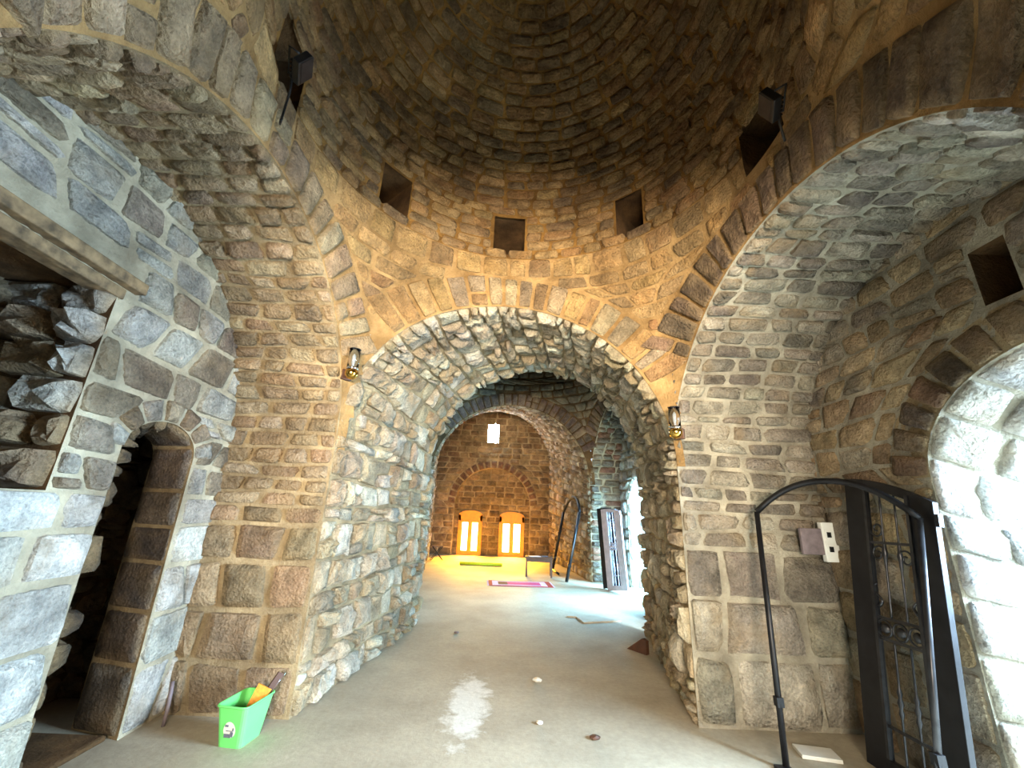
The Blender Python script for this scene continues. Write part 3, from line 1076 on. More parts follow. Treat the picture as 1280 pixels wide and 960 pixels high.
# ---- bay two
f2l, f2r = -2.12, 2.22
B2.add_arch('front', (f2l + f2r) / 2, (f2r - f2l) / 2, 2.4, 2.15, 2.0, 0.0, 0.36)
l2f, r2f = B2.corner(f2l, 'front', 1), B2.corner(f2r, 'front', 1)
n2 = 7.3
B2.add_arch('left', (l2f + n2) / 2, (l2f - n2) / 2, 2.35, 2.0, 2.0, 0.0, 0.36)
B2.add_arch('right', (r2f + n2) / 2, (r2f - n2) / 2, 2.35, 2.0, 2.0, 0.0, 0.36)
b2l, b2r = B2.corner(n2, 'left', -1), B2.corner(n2, 'right', 1)
B2.add_arch('back', PB_C, PB_HW, 2.2, 1.78, 2.0, 0.0, 0.3)
HOLES2 = [(0, 5.2, 0.22, 0.26), (33, 5.1, 0.24, 0.24), (-40, 5.15, 0.24, 0.26)]
h_2 = hole_test(HOLES2, B2.w)
U2A, U2B = -math.pi * B2.w, math.pi * B2.w
s_b2 = Surf(B2.point, (0.1, 9.05, 3.6))
V2T = B2.zb + 1.45 * B2.w
w2 = mortar('wall_far_bay', s_b2, U2A, U2B, 1.9, V2T, M_EARTH, 0.08, hole=lambda u, v: (v < B2.zb and B2.excluded(u, v, 0.16)) or h_2(u, v), ub=hole_breaks(HOLES2, B2.w)[0], vb=hole_breaks(HOLES2, B2.w)[1], seed=8,
            label='brown stone pendentives and dome of the second bay past the passage', cat='wall')
iv2 = B2.intervals(-2.4 * B2.w / 1.5, 2.4 * B2.w / 1.5, h_2, 240)
c = courses(-2.4 * B2.w / 1.5, 2.4 * B2.w / 1.5, 2.3, 6.2, (0.16, 0.22), (0.26, 0.5), RNG, iv2, .01, .02)
stones(w2, s_b2, c, [(124, 108, 90), (140, 122, 100), (110, 94, 80), (150, 134, 114)], (.012, .03), .02, 5.0, limit=200)
for side in ('front', 'right', 'left', 'back'):
    rs, L, T = B2.ring_surf(side)
    rs.set_sign(0.2, L - 0.2, 0, T)
    B2.ring_ok(side, L)
    mortar('arch_joint_mortar', rs, 0.0, L, 0.0, T, M_EARTH, 0.06, hole=B2.ring_gone, parent=w2, bump=.004)
    if side in ('left', 'back'):
        continue
    cs = [tuple((c_[k][1], c_[k][0]) for k in (0, 3, 2, 1)) for c_ in courses(0, T, 0, L, (0.15, 0.22), (T * .9, T * 1.2), RNG, None, 0.004, 0)]
    stones(w2, rs, cs, [(120, 98, 88), (104, 86, 80), (134, 110, 96), (112, 88, 84)], (0.02, 0.035), 0.02, 7.0, bulge=.15, name='voussoir', limit=60, keep=B2.ring_ok(side, L))
for (a, z, ww, hh) in HOLES2:
    th = math.radians(a)
    r = B2.point(np.array([th * B2.w]), np.array([z + hh / 2]))[0]
    out = Vector((math.sin(th), math.cos(th), 0)); side = Vector((math.cos(th), -math.sin(th), 0))
    c0 = Vector(r) - out * 0.0
    q = []
    for d in (0, 0.5):
        for sx, sz in ((-1, -1), (1, -1), (1, 1), (-1, 1)):
            q.append(c0 + out * d + side * (sx * (ww / 2 + 0.03)) + Vector((0, 0, sz * (hh / 2 + 0.03))))
    MB().add(q, [(4, 5, 6, 7), (0, 1, 5, 4), (1, 2, 6, 5), (2, 3, 7, 6), (3, 0, 4, 7)]).build('putlog_hole_lining', M_EARTH, w2)
reveal('wall_far_bay_left', B2, 'left', lambda h, z: np.stack([np.full_like(h, -3.3), h, z], -1), P_RUBBLE, M_SAND,
       'stone arch on the hidden side of the second bay', (0.16, 0.24), (0.25, 0.45), (.02, .04), .025, limit=60)
reveal('wall_far_bay_right', B2, 'right', lambda h, z: np.stack([np.full_like(h, 3.1), h, z], -1), P_GREY + [(176, 130, 112)], M_PALE,
       'pale brick-like stone jamb above the far iron gate leaf', (0.14, 0.2), (0.22, 0.42), (.02, .09), .02, limit=200, jit=.1)
XR2 = 3.05
DR2 = dict(c=9.7, hw=1.05, zs=1.9, rise=0.7)
r2_hole = arch_hole(**DR2)
s_r2 = plane_surf((XR2, 0, 0), (0, 1, 0), (0, 0, 1), (0, 9, 1.5))
wr2 = mortar('wall_far_bay_side', s_r2, 6.9, 11.6, 0, 4.8, M_PALE, 0.06, hole=inside(r2_hole), ub=(8.65, 10.75), vb=(1.9,), seed=9,
             label='sunlit white stone wall around the far doorway', cat='wall')
stones(wr2, s_r2, courses(6.9, 11.6, 0, 4.8, (0.2, 0.34), (0.3, 0.5), RNG, rect_intervals(6.9, 11.6, [r2_hole]), .03, .04, .1), P_WHITE, (.02, .07), .03, 3.8, limit=120, jitter=.12)
s_l2 = plane_surf((-3.25, 0, 0), (0, 1, 0), (0, 0, 1), (0, 9, 1.5))
wl2 = mortar('wall_far_bay_end', s_l2, 6.9, 11.6, 0, 4.8, M_SAND, 0.15, seed=10, label='stone wall closing the hidden side of the second bay', cat='wall')
stones(wl2, s_l2, courses(6.9, 11.6, 0, 4.8, (0.2, 0.34), (0.3, 0.5), RNG, None, .03, .04, .1), P_RUBBLE, (.02, .05), .03, 3.8, limit=20)
ph_, pz_ = [], []
for g in np.linspace(0, 1, 10)[:-1]: ph_.append(DR2['c'] - DR2['hw']); pz_.append(g * DR2['zs'])
for a in np.linspace(math.pi, 0, 24): ph_.append(DR2['c'] + DR2['hw'] * math.cos(a)); pz_.append(DR2['zs'] + DR2['rise'] * math.sin(a))
for g in np.linspace(1, 0, 10)[1:]: ph_.append(DR2['c'] + DR2['hw']); pz_.append(g * DR2['zs'])
ph_, pz_ = np.array(ph_), np.array(pz_)
sd, Ld = loft(np.stack([np.full_like(ph_, XR2), ph_, pz_], -1), np.stack([np.full_like(ph_, 3.75), ph_, pz_], -1), 0.7, (3.4, 9.7, 1.0))
dr3 = mortar('opening_reveal', sd, 0, .7, 0, Ld, M_PALE, 0.08, parent=wr2)
stones(dr3, sd, courses(0, .7, 0, Ld, (0.2, 0.34), (0.25, 0.45), RNG, None, .02, .03), P_WHITE, (.01, .04), .02, 4.5, limit=60, jitter=.12)

# ---- end room: lofted vault and window wall
YB = 16.55
h, z = B2.profile('front')
pa = B2.edge3('front', h, z)
t = (h - B2.arch['front']['c']) / B2.arch['front']['hw']
zb_ = np.where(z > 2.4, 3.45 + (z - 2.4) * 2.2 / 2.15, z * 3.45 / 2.4)
pb = np.stack([-0.62 + 2.28 * t, np.full_like(h, YB + .02), zb_], -1)
D3 = 5.2
s3, L3 = loft(pa, pb, D3, (-0.3, 14, 1.8))
w3 = mortar('wall_end_room', s3, 0, D3, 0, L3, M_SAND, 0.1, seed=11, label='rubble vault and side walls of the amber-lit end room', cat='wall')
stones(w3, s3, courses(0, D3, 0, L3, (0.13, 0.22), (0.2, 0.42), RNG, None, .02, .03, .1), P_RUBBLE + P_FAR, (.02, .06), .02, 4.0, limit=300, jitter=.12)
s4 = plane_surf((0, YB, 0), (1, 0, 0), (0, 0, 1), (-.5, 12, 2))
W1, W2 = (-1.87, -0.94), (-0.28, 0.70)
BA = dict(c=-0.58, hw=1.46, zs=1.85, rise=1.42)          # shallow blind arch around both windows
ba_hole = arch_hole(**BA)
sl_hole = lambda v: [(-0.92, -0.44)] if 4.27 < v < 5.12 else []
w4 = mortar('wall_end', s4, -3.2, 2.0, 0, 6.0, M_SAND, 0.05, hole=lambda u, v: inside(arch_hole(BA['c'], BA['hw'], BA['zs'], BA['rise'], .12))(u, v) or inside(sl_hole)(u, v), ub=(BA['c'] - BA['hw'], BA['c'] + BA['hw'], -.92, -.44), vb=(BA['zs'], 4.27, 5.12), seed=12,
            label='brown stone end wall with a blind arch around two glowing windows', cat='wall')
ba_ring = arch_hole(BA['c'], BA['hw'], BA['zs'], BA['rise'], .3)
stones(w4, s4, courses(-3.2, 2.0, 0, 6.0, (0.2, 0.28), (0.35, 0.6), RNG, rect_intervals(-3.2, 2.0, [ba_ring, sl_hole]), .008, .02), P_FAR, (.01, .025), .02, 5.5, limit=300)
def ba_ringf(u, v):
    ph = math.pi - u
    return np.stack([BA['c'] + (BA['hw'] + v) * np.cos(ph), np.full_like(u, YB), BA['zs'] + (BA['rise'] + v) * np.sin(ph)], -1)
sr = Surf(ba_ringf, (-.5, 12, 2)); sr.set_sign(.2, 3, 0, .25)
mortar('arch_joint_mortar', sr, 0, math.pi, 0, .29, M_SAND, .06, parent=w4, bump=.003)
cs = []
for k in range(19):
    a0, a1 = math.pi * k / 19, math.pi * (k + 1) / 19
    cs.append(((a0 + .012, 0), (a1 - .012, 0), (a1 - .012, .29), (a0 + .012, .29)))
stones(w4, sr, cs, [(118, 84, 70), (104, 74, 64), (130, 94, 78)], (.015, .03), .006, 8, name='voussoir', bulge=.15)
YR = YB + 0.28
ph_, pz_ = [], []
for g in np.linspace(0, 1, 10)[:-1]: ph_.append(BA['c'] - BA['hw']); pz_.append(g * BA['zs'])
for a in np.linspace(math.pi, 0, 30): ph_.append(BA['c'] + BA['hw'] * math.cos(a)); pz_.append(BA['zs'] + BA['rise'] * math.sin(a))
for g in np.linspace(1, 0, 10)[1:]: ph_.append(BA['c'] + BA['hw']); pz_.append(g * BA['zs'])
ph_, pz_ = np.array(ph_), np.array(pz_)
sd, Ld = loft(np.stack([ph_, np.full_like(ph_, YB), pz_], -1), np.stack([ph_, np.full_like(ph_, YR + .02), pz_], -1), .3, (BA['c'], YB + .1, 1.2))
mortar('blind_arch_reveal', sd, 0, .3, 0, Ld, M_SAND, 0.08, parent=w4)
s5 = plane_surf((0, YR, 0), (1, 0, 0), (0, 0, 1), (-.5, 12, 2))
wh = [arch_hole((a + b) / 2, (b - a) / 2 - .06, 1.40, 0.10) for a, b in (W1, W2)]
bp = mortar('blind_arch_panel', s5, -2.1, 0.95, 0, 3.4, M_SAND, 0.04, hole=lambda u, v: any(inside(f)(u, v) for f in wh), parent=w4)
stones(bp, s5, courses(-2.1, 0.95, 0, 3.35, (0.2, 0.28), (0.3, 0.55), RNG, rect_intervals(-2.1, .95, wh), .008, .02), P_FAR, (.01, .025), .02, 5.5, limit=120)


def amber_window(name, a, b, label):
    y = YR - 0.02
    root = empty(name, ((a + b) / 2, y, 0))
    tag(root, label, 'window', kind='structure')
    w = (b - a)
    hw = w / 2
    def arc(k, r0): return [(hw * r0 * math.cos(p), 1.45 + 0.18 * r0 * math.sin(p)) for p in np.linspace(0, math.pi, k)]
    outer = [(hw, 0.0)] + arc(14, 1.0) + [(-hw, 0.0)]
    inner = [(-hw + .09, 0.09)] + list(reversed([(x * .82, z_ - .05) for x, z_ in arc(14, 1.0)])) + [(hw - .09, 0.09)]
    # outer frame: stiles, rails, arched head
    MB().box((-hw + .05, 0, .73), (.10, .08, 1.46)).build('stile', M_GLAREWOOD, root, .006)
    MB().box((hw - .05, 0, .73), (.10, .08, 1.46)).build('stile', M_GLAREWOOD, root, .006)
    MB().box((0, 0, .05), (w - .2, .08, .10)).build('bottom_rail', M_GLAREWOOD, root, .006)
    top = [(x, z_) for x, z_ in arc(16, 1.0)]
    MB().prism([(hw, 1.24)] + top + [(-hw, 1.24)], -.04, .04).build('arched_head_panel', M_GLAREWOOD, root, .004)
    for s in (-1, 1):
        sash = MB()
        x0, x1 = (.02, hw - .10) if s > 0 else (-hw + .10, -.02)
        sash.box((x0 + .03, -.01, .67), (.06, .06, 1.14)).box((x1 - .03, -.01, .67), (.06, .06, 1.14))
        sash.box(((x0 + x1) / 2, -.01, .13), (x1 - x0 - .12, .06, .06)).box(((x0 + x1) / 2, -.01, 1.21), (x1 - x0 - .12, .06, .06))
        so = sash.build('sash', M_GLAREWOOD, root)
        MB().box(((x0 + x1) / 2, 0.0, .67), (x1 - x0 - .12, .012, 1.02)).build('pane', M_AMBERGLASS, so)
    MB().box((0, -.045, .67), (.05, .02, 1.14)).build('meeting_bead', M_GLAREWOOD, root)
    return root


amber_window('window_1', *W1, 'amber-glowing arched casement, farther from the small table')
amber_window('window_2', *W2, 'amber-glowing arched casement, nearer to the small table')
wroot = empty('window_3', (-0.68, YB + .2, 4.27)); tag(wroot, 'small bright slit window high in the end wall', 'window', kind='structure')
f_ = MB()
for sx in (-1, 1): f_.box((sx * .25, -.05, .425), (.04, .3, .93))
f_.box((0, -.05, -.02), (.46, .3, .04)).box((0, -.05, .87), (.46, .3, .04))
f_.build('window_frame', M_SAND, wroot)
MB().box((0, .08, .425), (.46, .02, .85)).build('pane', M_SKYGLASS, wroot)

# ---- room behind the viewer (closes the space; never in view, holds the added fill light)
mb = MB()
mb.box((-2.75, -2.2, 2.1), (.3, 3.0, 4.2)).box((2.85, -2.2, 2.1), (.3, 3.0, 4.2)).box((0.05, -2.2, 4.35), (5.9, 3.0, .3))
mb.box((-1.95, -3.75, 2.1), (1.9, .3, 4.2)).box((2.15, -3.75, 2.1), (1.7, .3, 4.2)).box((.15, -3.75, 3.6), (2.4, .3, 1.3)).box((.15, -3.75, .7), (2.4, .3, 1.4))
mb.box((-2.1, -.8, 2.1), (1.2, .25, 4.2)).box((2.2, -.8, 2.1), (1.2, .25, 4.2))
tag(mb.build('wall_back', M_SAND), 'plain stone room behind the viewer', 'wall', kind='structure')

# ================================================================== OBJECTS


def frame_matrix(o, xdir, up):
    z = Vector(up).normalized()
    x = Vector(xdir)
    x = (x - z * x.dot(z)).normalized()
    y = z.cross(x)
    o = Vector(o)
    return Matrix(((x.x, y.x, z.x, o.x), (x.y, y.y, z.y, o.y), (x.z, y.z, z.z, o.z), (0, 0, 0, 1)))


def spiral(cx, cz, r0, turns, start, y=0.0, k=22, sgn=1):
    pts = []
    for i in range(k):
        t = i / (k - 1)
        r = r0 * (1 - 0.8 * t)
        a = start + sgn * t * turns * 2 * math.pi
        pts.append((cx + r * math.cos(a), y, cz + r * math.sin(a)))
    return pts


def gate_leaf(name, mat_world, W, HL, HR, m_sheet, m_bar, label, group=None):
    """leaning leaf: wide sheet stiles, arched top, grille of knotted bars with scrolls and a band of ovals"""
    root = empty(name, (0, 0, 0))
    root.matrix_world = mat_world
    tag(root, label, 'gate leaf', group)
    def top(x):
        t = x / W
        return HL - (HL - HR) * t ** 1.8
    sl, sr_ = 0.19, 0.17
    def sheet(x0, x1):
        poly = [(x0, 0.0), (x1, 0.0)] + [(x, top(x)) for x in np.linspace(x1, x0, 5)]
        return poly
    MB().prism(sheet(0, sl), -.02, .02).build('stile_sheet', m_sheet, root, .003)
    MB().prism(sheet(W - sr_, W), -.02, .02).build('stile_sheet', m_sheet, root, .003)
    poly = [(x, top(x) - .07) for x in np.linspace(sl, W - sr_, 6)] + [(x, top(x)) for x in np.linspace(W - sr_, sl, 6)]
    MB().prism(poly, -.02, .02).build('top_rail', m_sheet, root, .003)
    MB().box(((sl + W - sr_) / 2, 0, .05), (W - sl - sr_, .04, .10)).build('bottom_rail', m_sheet, root, .003)
    x0, x1 = sl, W - sr_
    # raised edge bars beside the grille
    for x in (x0 + .006, x1 - .006):
        MB().box((x, -.022, (top(x) - .03) / 2 + .05), (.022, .022, top(x) - .14)).build('grille_edge_bar', m_bar, root)
    for z_ in (.30, .84, .98, 1.5):
        MB().box(((x0 + x1) / 2, -.01, z_), (x1 - x0, .018, .018)).build('cross_bar', m_bar, root)
    nb = 2
    for i in range(nb):
        x = x0 + (x1 - x0) * (i + 1) / (nb + 1)
        for (za, zb) in ((.1, .84), (.98, top(x) - .07)):
            m = (za + zb) / 2
            pts, rs = [], []
            for k in range(25):
                z_ = za + (zb - za) * k / 24
                pts.append((x, -.01, z_))
                d = abs(z_ - m)
                rs.append(.007 + (.012 * (0.6 + .4 * math.cos(d * 120)) if d < .09 else 0))
            MB().tube(pts, rs, 7).build('knotted_bar', m_bar, root)
    # band of ovals
    n = 3
    for i in range(n):
        cx = x0 + (x1 - x0) * (i + .5) / n
        ring = [(cx + .055 * math.cos(a), -.014, .91 + .055 * math.sin(a)) for a in np.linspace(0, 2 * math.pi, 19)[:-1]]
        ov = MB().tube(ring, .007, 6, True).build('oval_ring', m_bar, root)
        MB().lathe([(0.001, .018), (.02, .014), (.032, .004), (.034, -.004)], (0, 0, 0), 12).build('boss', m_bar, ov)
        b_ = ov.children[0]
        b_.rotation_euler = (math.pi / 2, 0, 0)
        b_.location = (cx, -.012, .91)
    # scrolls under the top
    for i, (cx, cz, st, sg) in enumerate(((x0 + .07, 1.42, .5, 1), (x1 - .07, 1.40, 2.4, -1), (x0 + .075, 1.60, 3.6, 1))):
        MB().tube(spiral(cx, cz, .06, 1.2, st, -.014, sgn=sg), .007, 6).build('scroll', m_bar, root)
    for s_, cx in ((1, x0 + .03), (-1, x1 - .03)):
        pts = [(cx + s_ * .03 * math.sin(t * 6.28), -.014, 1.05 + .16 * t) for t in np.linspace(0, 1, 14)]
        MB().tube(pts, [.011 * (1 - .7 * t) for t in np.linspace(0, 1, 14)], 6).build('flame_finial', m_bar, root)
    MB().box((W + .008, 0, HR - .12), (.03, .03, .08)).build('hinge', m_bar, root)
    return root


gate_leaf('gate_leaf', frame_matrix((2.66, 3.56, 0.0), (0.02, -1, 0), (.25, 0.01, 1.95)), 0.72, 2.0, 1.79, M_IRON, M_IRON_EDGE,
          'black wrought-iron gate leaf with knotted bars leaning beside the socket plate')
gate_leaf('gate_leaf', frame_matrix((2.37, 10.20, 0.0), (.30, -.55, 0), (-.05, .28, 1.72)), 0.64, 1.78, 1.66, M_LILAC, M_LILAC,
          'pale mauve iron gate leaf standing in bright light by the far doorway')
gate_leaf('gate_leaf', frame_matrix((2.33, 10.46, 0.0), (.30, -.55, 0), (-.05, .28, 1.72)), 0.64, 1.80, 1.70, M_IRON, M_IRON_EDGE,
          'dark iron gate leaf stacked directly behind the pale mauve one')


def arch_frame(name, bl_, tl_, tr_, br_, rise, r, label, sill=False):
    root = empty(name, bl_)
    tag(root, label, 'gateway')
    o = Vector(bl_)
    bl_, tl_, tr_, br_ = [Vector(p) - o for p in (bl_, tl_, tr_, br_)]
    upv = ((tl_ - bl_) + (tr_ - br_)).normalized()
    MB().tube([bl_, bl_ * .5 + tl_ * .5, tl_], r, 4).build('post', M_IRON, root)
    MB().tube([br_, br_ * .5 + tr_ * .5, tr_], r, 4).build('post', M_IRON_EDGE, root)
    pts = []
    for t in np.linspace(0, 1, 21):
        p = tl_.lerp(tr_, t) + upv * rise * (1 - abs(2 * t - 1) ** 2.2)
        pts.append(p)
    MB().tube(pts, r, 4).build('arched_head', M_IRON, root)
    if sill:
        MB().tube([bl_ + upv * r, bl_.lerp(br_, .45) + upv * r], r * .8, 4).build('sill_bar', M_IRON, root)
    else:
        MB().box(bl_ + Vector((-.02, .0, .012)), (.10, .05, .024)).build('foot_plate', M_IRON, root)
    for p, q in ((bl_, tl_), (br_, tr_)):
        for t in (.22,):
            MB().box(p.lerp(q, t), (r * 2.0, r * 2.0, .06)).build('hinge_lug', M_IRON, root)
    return root


arch_frame('iron_gateway', (1.97, 3.41, 0), (2.2, 3.74, 1.69), (2.83, 2.91, 1.67), (2.38, 2.76, 0), .27, .024,
           'empty black arched gate frame leaning in front of the iron gate leaf')
arch_frame('iron_gateway', (1.42, 13.2, 0), (1.74, 13.1, 1.68), (1.94, 11.42, 1.69), (1.56, 11.2, 0), .42, .04,
           'empty black arched gate frame leaning inside the amber-lit room', True)


def sconce(loc, facing, label):
    root = empty('wall_lamp', loc, math.atan2(facing[1], facing[0]))
    tag(root, label, 'wall lamp', 'wall lamps by the big arch')
    MB().box((.02, 0, 0), (.05, .10, .10)).build('back_plate', M_DARKWOOD, root, .006)
    MB().tube([(.03, 0, 0), (.10, 0, -.01), (.13, 0, .02)], .012, 8).build('arm', M_BRASS, root)
    MB().lathe([(.001, -.065), (.035, -.055), (.056, -.03), (.062, 0), (.058, .022), (.03, .03), (.001, .03)], (.13, 0, 0), 20).build('cup', M_BRASS, root)
    MB().lathe([(.05, .05), (.052, .05), (.052, .235), (.049, .235), (.049, .05)], (.13, 0, 0), 20).build('glass_shade', M_GLASS, root)
    MB().lathe([(.045, .03), (.056, .032), (.056, .052), (.045, .052)], (.13, 0, 0), 20).build('shade_holder', M_CHROME, root)
    rg = MB()
    rg.tube([(.13 + .052 * math.cos(a), .052 * math.sin(a), .236) for a in np.linspace(0, 2 * math.pi, 21)[:-1]], .004, 6, True)
    rg.build('top_rim', M_IRON, root)
    MB().lathe([(.001, .03), (.012, .03), (.012, .10), (.016, .11), (.016, .16), (.001, .175)], (.13, 0, 0), 12).build('bulb', M_WHITE, root)
    return root


sconce((-1.61, 3.75, 2.80), (.72, -.7), 'brass wall lamp with clear glass shade, high between dark doorway and big arch')
sconce((1.63, 3.87, 2.38), (-.6, -.8), 'brass wall lamp with clear glass shade, above the gate frame side of the arch')


def floodlight(loc, yaw, pitch, label, cable):
    root = empty('floodlight', loc, yaw)
    tag(root, label, 'floodlight', 'floodlights at the putlog holes')
    rot = Matrix.Rotation(pitch, 3, 'Y')
    MB().box((.05, 0, 0), (.05, .17, .13), rot).build('housing', M_BLACK, root, .006)
    lens = MB(); lens.box((.078, 0, 0), (.006, .15, .11), rot); lens.build('lens', M_IRON_EDGE, root)
    fin = MB()
    for k in range(5): fin.box((.018, -.06 + .03 * k, 0), (.02, .006, .11), rot)
    fin.build('cooling_fins', M_BLACK, root)
    MB().tube([(.03, -.095, 0), (-.03, -.095, .02), (-.03, .095, .02), (.03, .095, 0)], .007, 6).build('bracket', M_BLACK, root)
    MB().tube(cable, .008, 6).build('cable', M_BLACK, root)
    return root


floodlight((-1.50, 1.92, 4.32), 0.5, .5, 'black floodlight by the hole above the dark doorway arch', [(0, .05, 0), (.0, .12, -.1), (-.01, .16, -.25), (-.01, .15, -.36), (.0, .09, -.38)])
floodlight((1.58, 1.86, 4.08), math.pi - .5, .5, 'black floodlight by the hole above the iron gate arch', [(0, -.05, 0), (.0, -.1, -.06), (-.01, -.13, -.14), (-.02, -.16, -.16)])

# green bin
binr = empty('plastic_bin', (-1.82, 3.52, 0), -.12)
tag(binr, 'small green plastic bin with a sticker, standing against the stone pier', 'bin')
def ring_pts(w, d, z_, r=.03, k=4):
    out = []
    for cx, cy, a0 in ((w / 2 - r, d / 2 - r, 0), (-w / 2 + r, d / 2 - r, 90), (-w / 2 + r, -d / 2 + r, 180), (w / 2 - r, -d / 2 + r, 270)):
        for i in range(k):
            a = math.radians(a0 + 90 * i / (k - 1))
            out.append((cx + r * math.cos(a), cy + r * math.sin(a), z_))
    return out
mb = MB()
lv = [ring_pts(.175, .21, 0), ring_pts(.225, .30, .25), ring_pts(.215, .29, .25), ring_pts(.165, .20, .01)]
vs = [p for l in lv for p in l]
n_ = len(lv[0])
fs = [tuple(range(n_ - 1, -1, -1))]
for j in range(3):
    for i in range(n_):
        fs.append((j * n_ + i, j * n_ + (i + 1) % n_, (j + 1) * n_ + (i + 1) % n_, (j + 1) * n_ + i))
fs.append(tuple(3 * n_ + i for i in range(n_)))
mb.add(vs, fs).build('tub', M_GREEN, binr)
MB().tube(ring_pts(.232, .308, .25, .035, 5), .007, 6, True).build('rim', M_GREEN, binr)
stk = []
for a in np.linspace(0, 2 * math.pi, 21)[:-1]:
    x_, z_ = .045 * math.cos(a), .105 + .055 * math.sin(a) * (1.0 if math.sin(a) > 0 else .8)
    stk.append((x_, -.1055 - .045 * z_ / .25 - .002, z_))
lab = MB().add(stk, [tuple(range(20))]).build('sticker', M_WHITE, binr)
lp = MB()
for (x_, z_, w_, h_) in ((-.012, .075, .05, .022), (.018, .085, .022, .03), (-.02, .135, .025, .012), (.028, .115, .01, .018), (0.0, .105, .05, .004)):
    lp.box((x_, -.1055 - .045 * z_ / .25 - .004, z_), (w_, .002, h_))
lp.build('print', M_GREYPRINT, lab)
br_ = empty('hand_brush', (-1.79, 3.58, .20), .3)
tag(br_, 'hand brush with orange bristles sticking up out of the green bin', 'brush')
rt = Matrix.Rotation(.45, 3, 'Y') @ Matrix.Rotation(-.25, 3, 'X')
MB().box(rt @ Vector((0, 0, .02)), (.07, .04, .17), rt, (1.5, 1.3)).build('bristle_head', M_ORANGE, br_)
MB().beam(rt @ Vector((.03, .01, -.08)), rt @ Vector((.05, .02, .21)), .016, .05).build('wooden_back', M_DARKWOOD, br_)
MB().tube([rt @ Vector((.055, .02, .06)), rt @ Vector((.075, .03, .22))], .006, 6).build('wire_handle', M_CHROME, br_)

# wall socket, mauve tile beside it, loose white tile on the floor
JY = 3.90
so = empty('socket_plate', (2.88, JY - .055, 1.46))
tag(so, 'white double socket plate on the wall behind the iron gate', 'socket')
MB().box((0, .01, 0), (.13, .05, .33)).build('plate', M_WHITE, so, .006)
for z_ in (-.06, .06):
    s_ = MB().box((-.01, -.018, z_), (.07, .008, .085)).build('socket_face', M_WHITE, so)
    MB().box((-.015, -.024, z_), (.035, .01, .045)).build('plug_hole', M_BLACK, s_)
tl = MB().box((2.72, JY - .045, 1.46), (.19, .035, .22)).build('wall_tile', M_TILE, None, .006)
tag(tl, 'square mauve stone tile fixed beside the white socket plate', 'tile')
ft = MB().box((2.33, 3.62, .012), (.26, .16, .024), Matrix.Rotation(-.2, 3, 'Z')).build('floor_tile', M_WTILE, None, .003)
tag(ft, 'loose off-white tile lying on the floor behind the gate frame', 'tile')

# table, papers, rug, stool, mat, board
tb = empty('side_table', (.92, 12.0, 0), -.05)
tag(tb, 'low dark wooden table near the amber windows', 'table')
MB().box((0, 0, .475), (.74, .46, .035)).build('tabletop', M_DARKWOOD, tb, .005)
for sx in (-1, 1):
    for sy in (-1, 1):
        MB().box((sx * .33, sy * .19, .23), (.05, .05, .46)).build('leg', M_DARKWOOD, tb)
for sy in (-1, 1): MB().box((0, sy * .19, .415), (.61, .025, .085)).build('apron', M_DARKWOOD, tb)
for sx in (-1, 1): MB().box((sx * .33, 0, .415), (.025, .33, .085)).build('apron', M_DARKWOOD, tb)
pp = MB().box((.80, 11.98, .497), (.30, .22, .008), Matrix.Rotation(.2, 3, 'Z')).build('paper_sheet', M_PAPER)
tag(pp, 'sheets of white paper spread on the low dark table', 'paper')
cl = MB().box((1.08, 12.02, .503), (.16, .12, .02), Matrix.Rotation(-.3, 3, 'Z')).build('notebook', M_GREYPRINT)
tag(cl, 'small grey notebook on the low dark table beside papers', 'book')

rg = MB()
me_r = bpy.data.meshes.new('prayer_rug')
ys_ = [-.36, -.31, -.22, .22, .31, .36]
xs_ = [-.74, -.66, -.52, -.30, .48, .62, .74]
vs = [(x, y, .012 + .003 * math.sin(9 * x + 5 * y)) for y in ys_ for x in xs_]
vs += [(x, y, 0) for y in ys_ for x in xs_]
fs, mi = [], []
nx, ny = len(xs_), len(ys_)
for j in range(ny - 1):
    for i in range(nx - 1):
        a = j * nx + i
        fs.append((a, a + 1, a + nx + 1, a + nx))
        if j in (0, ny - 2) or i in (0, nx - 2): mi.append(0)
        elif j in (1, ny - 3) or i in (1, nx - 3): mi.append(1)
        elif i == 2: mi.append(3 if j == 2 else 1)
        else: mi.append(2)
off = nx * ny
rim = [i for i in range(nx)] + [k * nx + nx - 1 for k in range(1, ny)] + [(ny - 1) * nx + i for i in range(nx - 2, -1, -1)] + [k * nx for k in range(ny - 2, 0, -1)]
for k in range(len(rim)):
    a, b_ = rim[k], rim[(k + 1) % len(rim)]
    fs.append((a, a + off, b_ + off, b_)); mi.append(0)
me_r.from_pydata(vs, [], fs)
for m_ in (M_RUG_RED, M_RUG_PALE, M_RUG_PINK, M_RUG_DARK): me_r.materials.append(m_)
me_r.polygons.foreach_set('material_index', mi)
ro = link('prayer_rug', me_r)
ro.location = (.38, 10.62, .001); ro.rotation_euler = (0, 0, .06)
tag(ro, 'crimson and magenta patterned rug lying on the bright floor', 'rug')
frr = MB()
for s_ in (-1, 1):
    for k in range(18): frr.box((s_ * .76, -.34 + .04 * k, .006), (.04, .012, .004))
frr.build('fringe', M_RUG_PALE, ro)['kind'] = 'stuff'

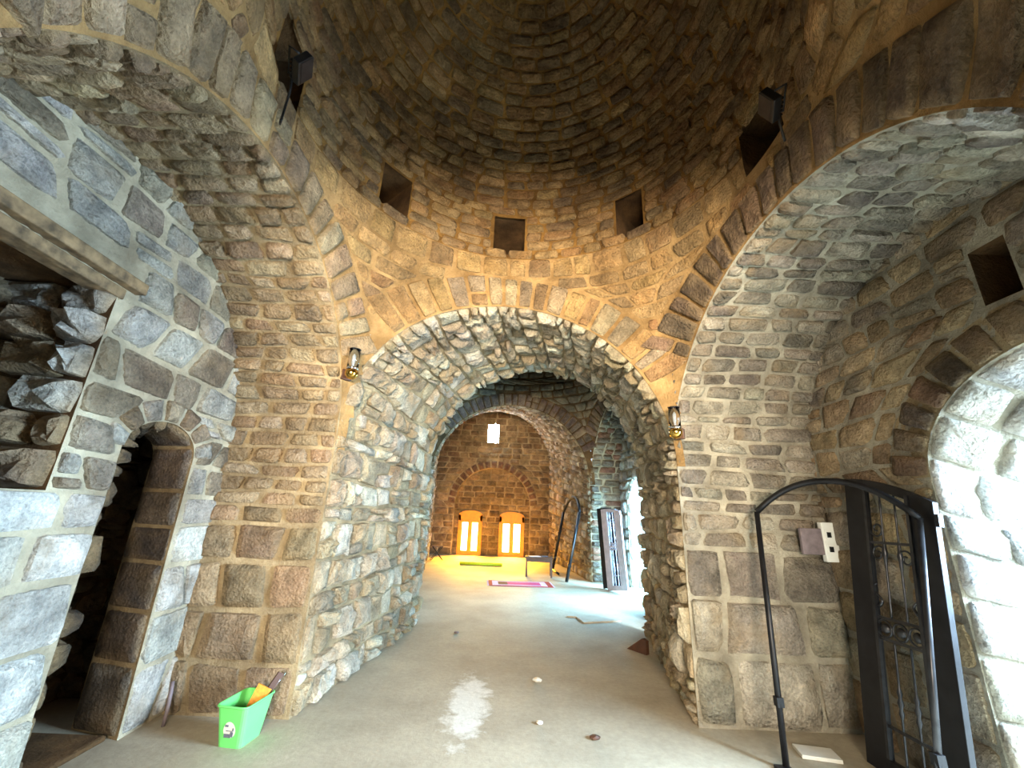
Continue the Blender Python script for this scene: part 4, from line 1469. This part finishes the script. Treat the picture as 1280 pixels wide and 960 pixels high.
stl = empty('folding_stool', (-2.28, 14.7, 0), .3)
tag(stl, 'dark folding stool with crossed legs by the end room wall', 'stool')
MB().box((0, 0, .44), (.36, .30, .03)).build('seat', M_DARKWOOD, stl, .006)
for sy in (-.12, .12):
    MB().tube([(-.2, sy, .012), (.16, sy, .43)], .012, 6).build('leg', M_IRON, stl)
    MB().tube([(.2, sy * .9, .012), (-.16, sy * .9, .43)], .012, 6).build('leg', M_IRON, stl)
MB().tube([(-.2, -.12, .02), (-.2, .12, .02)], .008, 6).build('foot_bar', M_IRON, stl)
MB().tube([(.2, -.11, .02), (.2, .11, .02)], .008, 6).build('foot_bar', M_IRON, stl)

mt = MB()
mt.box((0, 0, .015), (1.32, .30, .03)); mt.tube([(-.66, -.15, .045), (.66, -.15, .045)], .045, 10)
mo = mt.build('floor_mat', M_YELLOW); mo.location = (-.74, 13.95, 0)
tag(mo, 'yellow-green mat with a rolled edge lying before the amber windows', 'mat')
poly = [(1.05, 7.52), (1.10, 7.66), (1.36, 7.66), (1.88, 7.84), (1.90, 7.36), (1.26, 7.14), (1.20, 7.50)]
bo = MB().prism(poly, 0.0, .022, 'z').build('plywood_board', M_BOARD, None, .002)
tag(bo, 'flat notched board lying on the floor under the passage vault', 'board')
wd = MB()
wd.prism([(0, 0), (.30, 0), (.06, .17), (0, .15)], -.03, .03)
wo = wd.build('wood_scrap', M_DARKWOOD, None, .004); wo.location = (1.80, 5.75, 0); wo.rotation_euler = (0, 0, 2.2)
tag(wo, 'dark scrap of wood lying at the foot of the passage pier', 'wood scrap')
cd = MB().tube([(-2.47, 3.66, 0.0), (-2.475, 3.67, .10), (-2.50, 3.70, .2), (-2.52, 3.72, .26)], .013, 8).build('cable_conduit', M_TILE)
tag(cd, 'short grey conduit rising from the floor beside the dark doorway', 'conduit')


def chip(loc, s, m, label):
    bm = bmesh.new()
    bmesh.ops.create_icosphere(bm, subdivisions=2, radius=1)
    rr = random.Random(int(loc[0] * 1000))
    for v in bm.verts:
        k = rr.uniform(.75, 1.1)
        v.co = Vector((v.co.x * s[0] * k, v.co.y * s[1] * k, max(-.8, v.co.z) * s[2] * k))
    me = bpy.data.meshes.new('stone_chip')
    bm.to_mesh(me); bm.free()
    o = link('stone_chip', me, m)
    zmin = min(v.co.z for v in me.vertices)
    o.location = (loc[0], loc[1], -zmin)
    tag(o, label, 'stone', 'loose chips on the floor')


chip((.37, 4.78), (.05, .035, .02), M_WTILE, 'larger pale stone chip in the middle of the floor')
chip((.33, 3.92), (.03, .025, .014), M_WTILE, 'small pale stone chip closer to the lime streak end')
chip((.73, 3.72), (.045, .03, .016), M_DARKWOOD, 'flat dark brown chip on the floor toward the gate frame')
chip((-.62, 6.35), (.04, .03, .015), M_TILE, 'small grey chip on the floor inside the passage')
